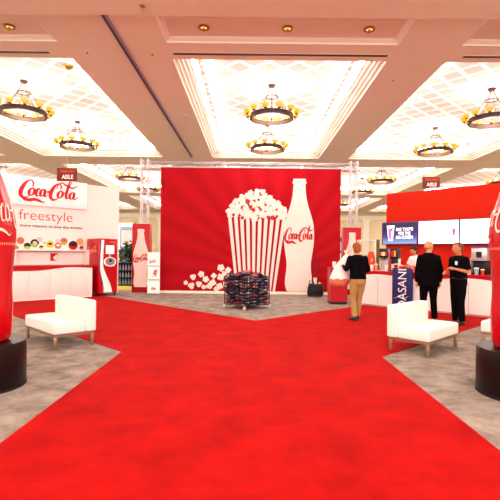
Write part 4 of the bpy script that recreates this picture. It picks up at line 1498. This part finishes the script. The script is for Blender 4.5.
def person(label, loc, rz, H, P, look, parts):
    """P: joints for H = 1.75 in a frame facing -y (own left is +x)"""
    t = empty('person', label, 'person', loc, rz)
    inner = t
    sc = H / 1.75
    t.scale = (1, 1, 1)
    V = lambda p: Vector(p) * sc
    # --- body ---------------------------------------------------------------
    b = MB()
    lean = P.get('lean', 0.0)           # forward lean at the shoulders
    ly = lambda z: -lean * max(0, (z - 0.95) / 0.55)
    torso = [(0.80, .13, .09), (0.88, .165, .112), (0.96, .168, .115), (1.08, .148, .102), (1.20, .158, .108), (1.32, .175, .112), (1.40, .178, .105), (1.45, .14, .085), (1.485, .075, .065)]
    g = P.get('girth', 1.0)
    ell(b, [(0, ly(z) * sc, z * sc, rx * sc * 0.94, ry * sc * 0.94) for z, rx, ry in torso])
    hx, hy, hz = P.get('head', (0, -0.02, 1.64))
    hc = Vector((hx, hy + ly(1.6), hz)) * sc
    yaw, tilt = P.get('head_yaw', 0.0), P.get('head_tilt', 0.0)
    HM = Matrix.Translation(hc) @ Matrix.Rotation(yaw, 4, 'Z') @ Matrix.Rotation(tilt, 4, 'X') @ Matrix.Scale(sc, 4)
    limb(b, [V((0, ly(1.45), 1.43)), V((hx * .5, ly(1.5) + hy * .3, 1.50)), hc + Vector((0, 0.012 * sc, -0.06 * sc))], [0.062 * sc, 0.056 * sc, 0.055 * sc])
    head = [(-0.118, -0.045, .022, .022), (-0.105, -0.038, .042, .045), (-0.08, -0.022, .056, .070), (-0.045, -0.008, .066, .088), (0.0, 0.0, .074, .097), (0.04, 0.004, .077, .100), (0.075, 0.008, .070, .092),
            (0.10, 0.010, .052, .070), (0.115, 0.012, .026, .036), (0.119, 0.012, .008, .01)]
    hb = MB()
    ell(hb, [(0, cy, z, rx, ry) for z, cy, rx, ry in head], 28)
    # nose, brow, ears, lips
    hb.tube([(0, -0.094, 0.02), (0, -0.108, -0.012), (0, -0.118, -0.032), (0, -0.098, -0.04)], 0, 10, radii=[0.009, 0.012, 0.015, 0.012])
    hb.tube([(-0.045, -0.082, 0.026), (0, -0.096, 0.028), (0.045, -0.082, 0.026)], 0.011, 8)
    for sx in (-1, 1):
        hb.ball((sx * 0.078, 0.012, -0.005), 0.032, 12, (0.35, 0.7, 1.0))
    hb.tube([(-0.022, -0.086, -0.066), (0, -0.096, -0.064), (0.022, -0.086, -0.066)], 0.008, 8)
    bmesh.ops.transform(hb.bm, matrix=HM, verts=hb.bm.verts)
    tmp = bpy.data.meshes.new('head_tmp')
    hb.bm.to_mesh(tmp)
    hb.bm.free()
    b.bm.from_mesh(tmp)
    bpy.data.meshes.remove(tmp)
    # limbs
    for s, key in ((1, 'l'), (-1, 'r')):
        hip = V((s * 0.09, 0, 0.90))
        kn, an = V(P['knee_' + key]), V(P['ankle_' + key])
        limb(b, [hip, hip.lerp(kn, .5), kn, kn.lerp(an, .35) + Vector((0, 0.012, 0)), an], [x * sc for x in (.078, .07, .05, .05, .034)])
        sh_ = V((s * 0.185, ly(1.4), 1.405))
        el_, wr = V(P['elbow_' + key]), V(P['wrist_' + key])
        limb(b, [sh_, sh_.lerp(el_, .5), el_, el_.lerp(wr, .4), wr], [x * sc for x in (.05, .044, .036, .036, .024)])
        hd = P.get('hand_' + key, wr - el_)
        hand(b, wr, hd, P.get('palm_' + key, (-s, 0, 0)), P.get('curl_' + key, 0.6), P.get('thumb_' + key, s))
    remesh_build(b, 'body', look['skin'], t, 0.0075, 2)
    # eyes and lips on the face
    for sx in (-1, 1):
        e = MB().ball((sx * 0.031, -0.0885, 0.006), 0.0105, 12, (1.2, 0.6, 0.7))
        bmesh.ops.transform(e.bm, matrix=HM, verts=e.bm.verts)
        e.build('eye', 'eye', t, smooth=True)
    e = MB().tube([(-0.022, -0.092, -0.066), (0, -0.103, -0.065), (0.022, -0.092, -0.066)], 0.005, 8)
    bmesh.ops.transform(e.bm, matrix=HM, verts=e.bm.verts)
    e.build('lips', 'lip', t, smooth=True)
    # --- hair ---------------------------------------------------------------
    if look.get('hair'):
        hr = MB()
        st = look.get('hair_style', 'short')
        if st == 'short':
            hr.ball((0, 0.022, 0.042), 0.1, 24, (0.86, 0.98, 0.86))
            hr.ball((0, 0.055, -0.015), 0.075, 18, (0.98, 0.75, 1.0))
            hr.ball((0, -0.035, 0.085), 0.055, 16, (1.05, 0.9, 0.6))
        elif st == 'full':
            hr.ball((0, 0.024, 0.045), 0.105, 24, (0.90, 1.0, 0.9))
            hr.ball((0, 0.05, -0.03), 0.085, 18, (1.0, 0.8, 1.1))
            hr.ball((0, -0.03, 0.09), 0.06, 16, (1.1, 1.0, 0.65))
        else:   # cropped fringe round the back
            hr.ball((0, 0.036, -0.012), 0.082, 20, (0.96, 0.88, 0.62))
        bmesh.ops.transform(hr.bm, matrix=HM, verts=hr.bm.verts)
        remesh_build(hr, 'hair', look['hair'], t, 0.008, 2)
    # --- trousers -----------------------------------------------------------
    tm = MB()
    ell(tm, [(0, 0, z * sc, rx * sc * g, ry * sc * g) for z, rx, ry in ((0.80, .15, .105), (0.86, .18, .128), (0.95, .182, .130), (1.03, .17, .122))])
    for s, key in ((1, 'l'), (-1, 'r')):
        hip = V((s * 0.088, 0, 0.88))
        kn, an = V(P['knee_' + key]), V(P['ankle_' + key])
        an2 = an + Vector((0, 0.0, 0.005 * sc))
        tm.tube([p[:3] for p in catmull([tuple(hip) + (.098 * sc * g,), tuple(hip.lerp(kn, .5)) + (.09 * sc * g,), tuple(kn) + (.073 * sc,), tuple(kn.lerp(an, .5)) + (.068 * sc,), tuple(an2) + (.062 * sc,)], 5)], 0, 18,
                radii=[p[3] for p in catmull([tuple(hip) + (.098 * sc * g,), tuple(hip.lerp(kn, .5)) + (.09 * sc * g,), tuple(kn) + (.073 * sc,), tuple(kn.lerp(an, .5)) + (.068 * sc,), tuple(an2) + (.062 * sc,)], 5)])
        tm.ball(hip, 0.098 * sc * g, 14)
    remesh_build(tm, 'trousers', look['trousers'], t, 0.011, 3)
    # --- upper garment ------------------------------------------------------
    um = MB()
    hem = look.get('hem', 0.90)
    base = [(1.485, .075, .068), (1.455, .125, .092), (1.41, .198, .122), (1.32, .20, .134), (1.20, .186, .132), (1.08, .178, .128), (0.98, .186, .134)]
    if look.get('jacket'):
        base = [(1.50, .072, .07), (1.47, .12, .094), (1.435, .185, .115), (1.37, .222, .138), (1.30, .222, .146), (1.20, .206, .142), (1.08, .20, .140), (0.95, .208, .150), (0.80, .212, .158)]
    secs = [(0, ly(z) * sc, z * sc, rx * sc * g, ry * sc * g) for z, rx, ry in base if z > hem]
    rl = base[-1]
    secs.append((0, ly(hem) * sc, hem * sc, rl[1] * sc * g * 1.01, rl[2] * sc * g * 1.01))
    ell(um, secs, 28)
    long_ = look.get('sleeve', 'long')
    jr = 1.08 if look.get('jacket') else 1.0
    for s, key in ((1, 'l'), (-1, 'r')):
        sh_ = V((s * 0.188 * (0.93 if look.get('jacket') else 1), ly(1.4), 1.385 if look.get('jacket') else 1.40))
        el_, wr = V(P['elbow_' + key]), V(P['wrist_' + key])
        if long_ == 'long':
            d = catmull([tuple(sh_) + (.068 * sc * jr,), tuple(sh_.lerp(el_, .5)) + (.062 * sc * jr,), tuple(el_) + (.055 * sc * jr,), tuple(el_.lerp(wr, .5)) + (.050 * sc * jr,), tuple(el_.lerp(wr, .96)) + (.040 * sc * jr,)], 5)
        else:
            d = catmull([tuple(sh_) + (.072 * sc,), tuple(sh_.lerp(el_, .5)) + (.068 * sc,), tuple(sh_.lerp(el_, .85)) + (.066 * sc,)], 5)
        um.tube([p[:3] for p in d], 0, 16, radii=[p[3] for p in d])
        um.ball(sh_, 0.069 * sc * jr, 14)
    remesh_build(um, look.get('top_name', 'shirt'), look['top'], t, 0.011, 3)
    if look.get('collar'):
        cm = MB().torus_band(0.058 * sc, 0.072 * sc, 1.46 * sc, 1.515 * sc, 24, (0, ly(1.48) * sc, 0))
        cm.build('collar', look['collar'], t, smooth=True)
    if look.get('belt'):
        MB().rings([[Vector((rr * .188 * sc * g * math.cos(2 * PI * k / 28), rr * .136 * sc * g * math.sin(2 * PI * k / 28), z * sc)) for k in range(28)] for z, rr in ((0.985, 1.0), (1.02, 1.0))]).build('belt', look['belt'], t, smooth=True)
    # --- shoes --------------------------------------------------------------
    for s, key in ((1, 'l'), (-1, 'r')):
        an = V(P['ankle_' + key])
        a = P.get('toe_' + key, s * 0.18)
        f = Vector((math.sin(a), -math.cos(a), 0))
        sd3 = Vector((f.y, -f.x, 0))
        sm2 = MB()
        rs = []
        for d_, wd_, ht in ((-0.075, .026, .05), (-0.06, .036, .075), (-0.02, .04, .10), (0.03, .040, .085), (0.09, .045, .062), (0.15, .046, .05), (0.19, .034, .038), (0.205, .015, .025)):
            c = Vector((an.x, an.y, 0)) + f * d_ * sc
            z0 = max(0.0, an.z - 0.09 * sc)
            rs.append([c + sd3 * (wd_ * sc * cx) + Vector((0, 0, z0 + ht * sc * cz)) for cx, cz in ((-1, 0), (1, 0), (1.02, .35), (.8, .8), (.3, 1), (-.3, 1), (-.8, .8), (-1.02, .35))])
        sm2.rings(rs)
        sm2.build('shoe', look.get('shoe', 'shoe'), t, smooth=True)
    for fn in parts:
        fn(t, sc, HM)
    return t


# man in a dark suit, back to us, looking left
person('bald man in a black suit seen from behind, beside the man in the polo', (3.74, 9.30, 0), R(172), 1.71,
       dict(knee_l=(0.105, 0.0, 0.5), ankle_l=(0.12, 0.02, 0.085), knee_r=(-0.105, -0.02, 0.5), ankle_r=(-0.13, 0.0, 0.085),
            elbow_l=(0.235, 0.02, 1.11), wrist_l=(0.235, -0.06, 0.86), elbow_r=(-0.235, 0.03, 1.11), wrist_r=(-0.24, -0.05, 0.86),
            curl_l=0.6, curl_r=0.6, head_yaw=R(-48), head=(0, -0.025, 1.635), girth=1.04),
       dict(skin='skin', hair='hair_fair', hair_style='fringe', trousers='suit', top='suit', top_name='jacket', jacket=True, hem=0.77), [])


def badge(t, sc, HM):
    MB().box(0.055 * sc, 0.115 * sc, -0.150 * sc, -0.138 * sc, 1.285 * sc, 1.36 * sc).build('badge', 'badge', t, rot=(0, 0, 0))


# man in a black polo facing left
person('man in a black short-sleeved polo and black trousers, facing left with forearm raised', (4.22, 8.98, 0), R(-72), 1.67,
       dict(knee_l=(0.10, -0.02, 0.5), ankle_l=(0.11, 0.0, 0.085), knee_r=(-0.10, -0.01, 0.5), ankle_r=(-0.11, 0.03, 0.085),
            elbow_l=(0.25, 0.03, 1.14), wrist_l=(0.13, -0.23, 1.20), elbow_r=(-0.25, 0.03, 1.12), wrist_r=(-0.12, -0.22, 1.12),
            curl_l=0.9, curl_r=0.9, palm_l=(-0.3, 0, -1), palm_r=(0.3, 0, -1), head_yaw=R(-14), head=(0, -0.03, 1.635), girth=1.06),
       dict(skin='skin2', hair='hair_grey', hair_style='short', trousers='polo', top='polo', top_name='polo_shirt', sleeve='short', hem=0.99, belt='brownd'), [badge])

# man with a big white bag, walking away
person('ginger-haired man in black sweater and khaki trousers carrying a big white bag', (2.28, 9.45, 0), R(196), 1.66,
       dict(knee_l=(0.09, -0.05, 0.49), ankle_l=(0.10, 0.05, 0.085), knee_r=(-0.09, -0.10, 0.50), ankle_r=(-0.085, -0.16, 0.085),
            elbow_l=(0.30, 0.02, 1.16), wrist_l=(0.24, -0.24, 1.22), elbow_r=(-0.25, 0.0, 1.14), wrist_r=(-0.15, -0.25, 1.08),
            curl_l=1.3, curl_r=0.8, palm_l=(0, 0, -1), head_yaw=R(-10), head_tilt=R(14), head=(0, -0.045, 1.625), lean=0.03, girth=1.03),
       dict(skin='skin', hair='hair_ginger', hair_style='full', trousers='khaki', top='polo', top_name='sweater', hem=0.93), [])

# server behind the bar
person('dark-haired server in a white shirt working behind the bar, facing left', RT(-0.06, 1.32), R(-70), 1.66,
       dict(knee_l=(0.10, -0.01, 0.5), ankle_l=(0.10, 0.0, 0.085), knee_r=(-0.10, -0.01, 0.5), ankle_r=(-0.10, 0.0, 0.085),
            elbow_l=(0.25, -0.14, 1.17), wrist_l=(0.17, -0.40, 1.15), elbow_r=(-0.24, -0.14, 1.17), wrist_r=(-0.14, -0.40, 1.15),
            curl_l=0.8, curl_r=0.8, palm_l=(0, 0, -1), palm_r=(0, 0, -1), head_tilt=R(18), head=(0, -0.06, 1.62), lean=0.06),
       dict(skin='skin2', hair='hair_dark', hair_style='full', trousers='polo', top='shirtwhite', top_name='shirt', sleeve='short', hem=0.95), [])

# the big white bag
wb = empty('plastic_bag', 'big white plastic bag with reddish contents, carried by the ginger-haired man', 'bag', (1.98, 9.76, 0.70))
wb.scale = (1.12, 1.0, 1.1)
sec = []
for i, (z, r_, ox) in enumerate(((0.0, .10, -.04), (0.03, .17, -.035), (0.10, .20, -.03), (0.2, .195, -.015), (0.32, .17, 0.01), (0.44, .135, .04), (0.54, .095, .075), (0.62, .05, .10), (0.655, .03, .11), (0.70, .06, .12), (0.73, .075, .125))):
    sec.append([Vector((ox + r_ * (1 + 0.10 * noise.noise(Vector((math.cos(2 * PI * k / 28) * 2, math.sin(2 * PI * k / 28) * 2, z * 6)))) * math.cos(2 * PI * k / 28),
                        0.8 * r_ * (1 + 0.10 * noise.noise(Vector((math.cos(2 * PI * k / 28) * 2, 5 + math.sin(2 * PI * k / 28) * 2, z * 6)))) * math.sin(2 * PI * k / 28), z)) for k in range(28)])
MB().rings(sec).build('bag', 'bagplastic', wb, smooth=True)
sec = []
for z, r_, ox in ((-0.008, .10, -.04), (0.03, .17, -.035), (0.10, .20, -.03), (0.15, .198, -.023)):
    sec.append([Vector((ox + (r_ + .004) * (1 + 0.10 * noise.noise(Vector((math.cos(2 * PI * k / 28) * 2, math.sin(2 * PI * k / 28) * 2, z * 6)))) * math.cos(2 * PI * k / 28),
                        (0.8 * r_ + .004) * (1 + 0.10 * noise.noise(Vector((math.cos(2 * PI * k / 28) * 2, 5 + math.sin(2 * PI * k / 28) * 2, z * 6)))) * math.sin(2 * PI * k / 28),
                        z + (0.02 * math.sin(k * 1.7) if z > .12 else 0))) for k in range(28)])
MB().rings(sec).build('contents', 'bagfill', wb, smooth=True)
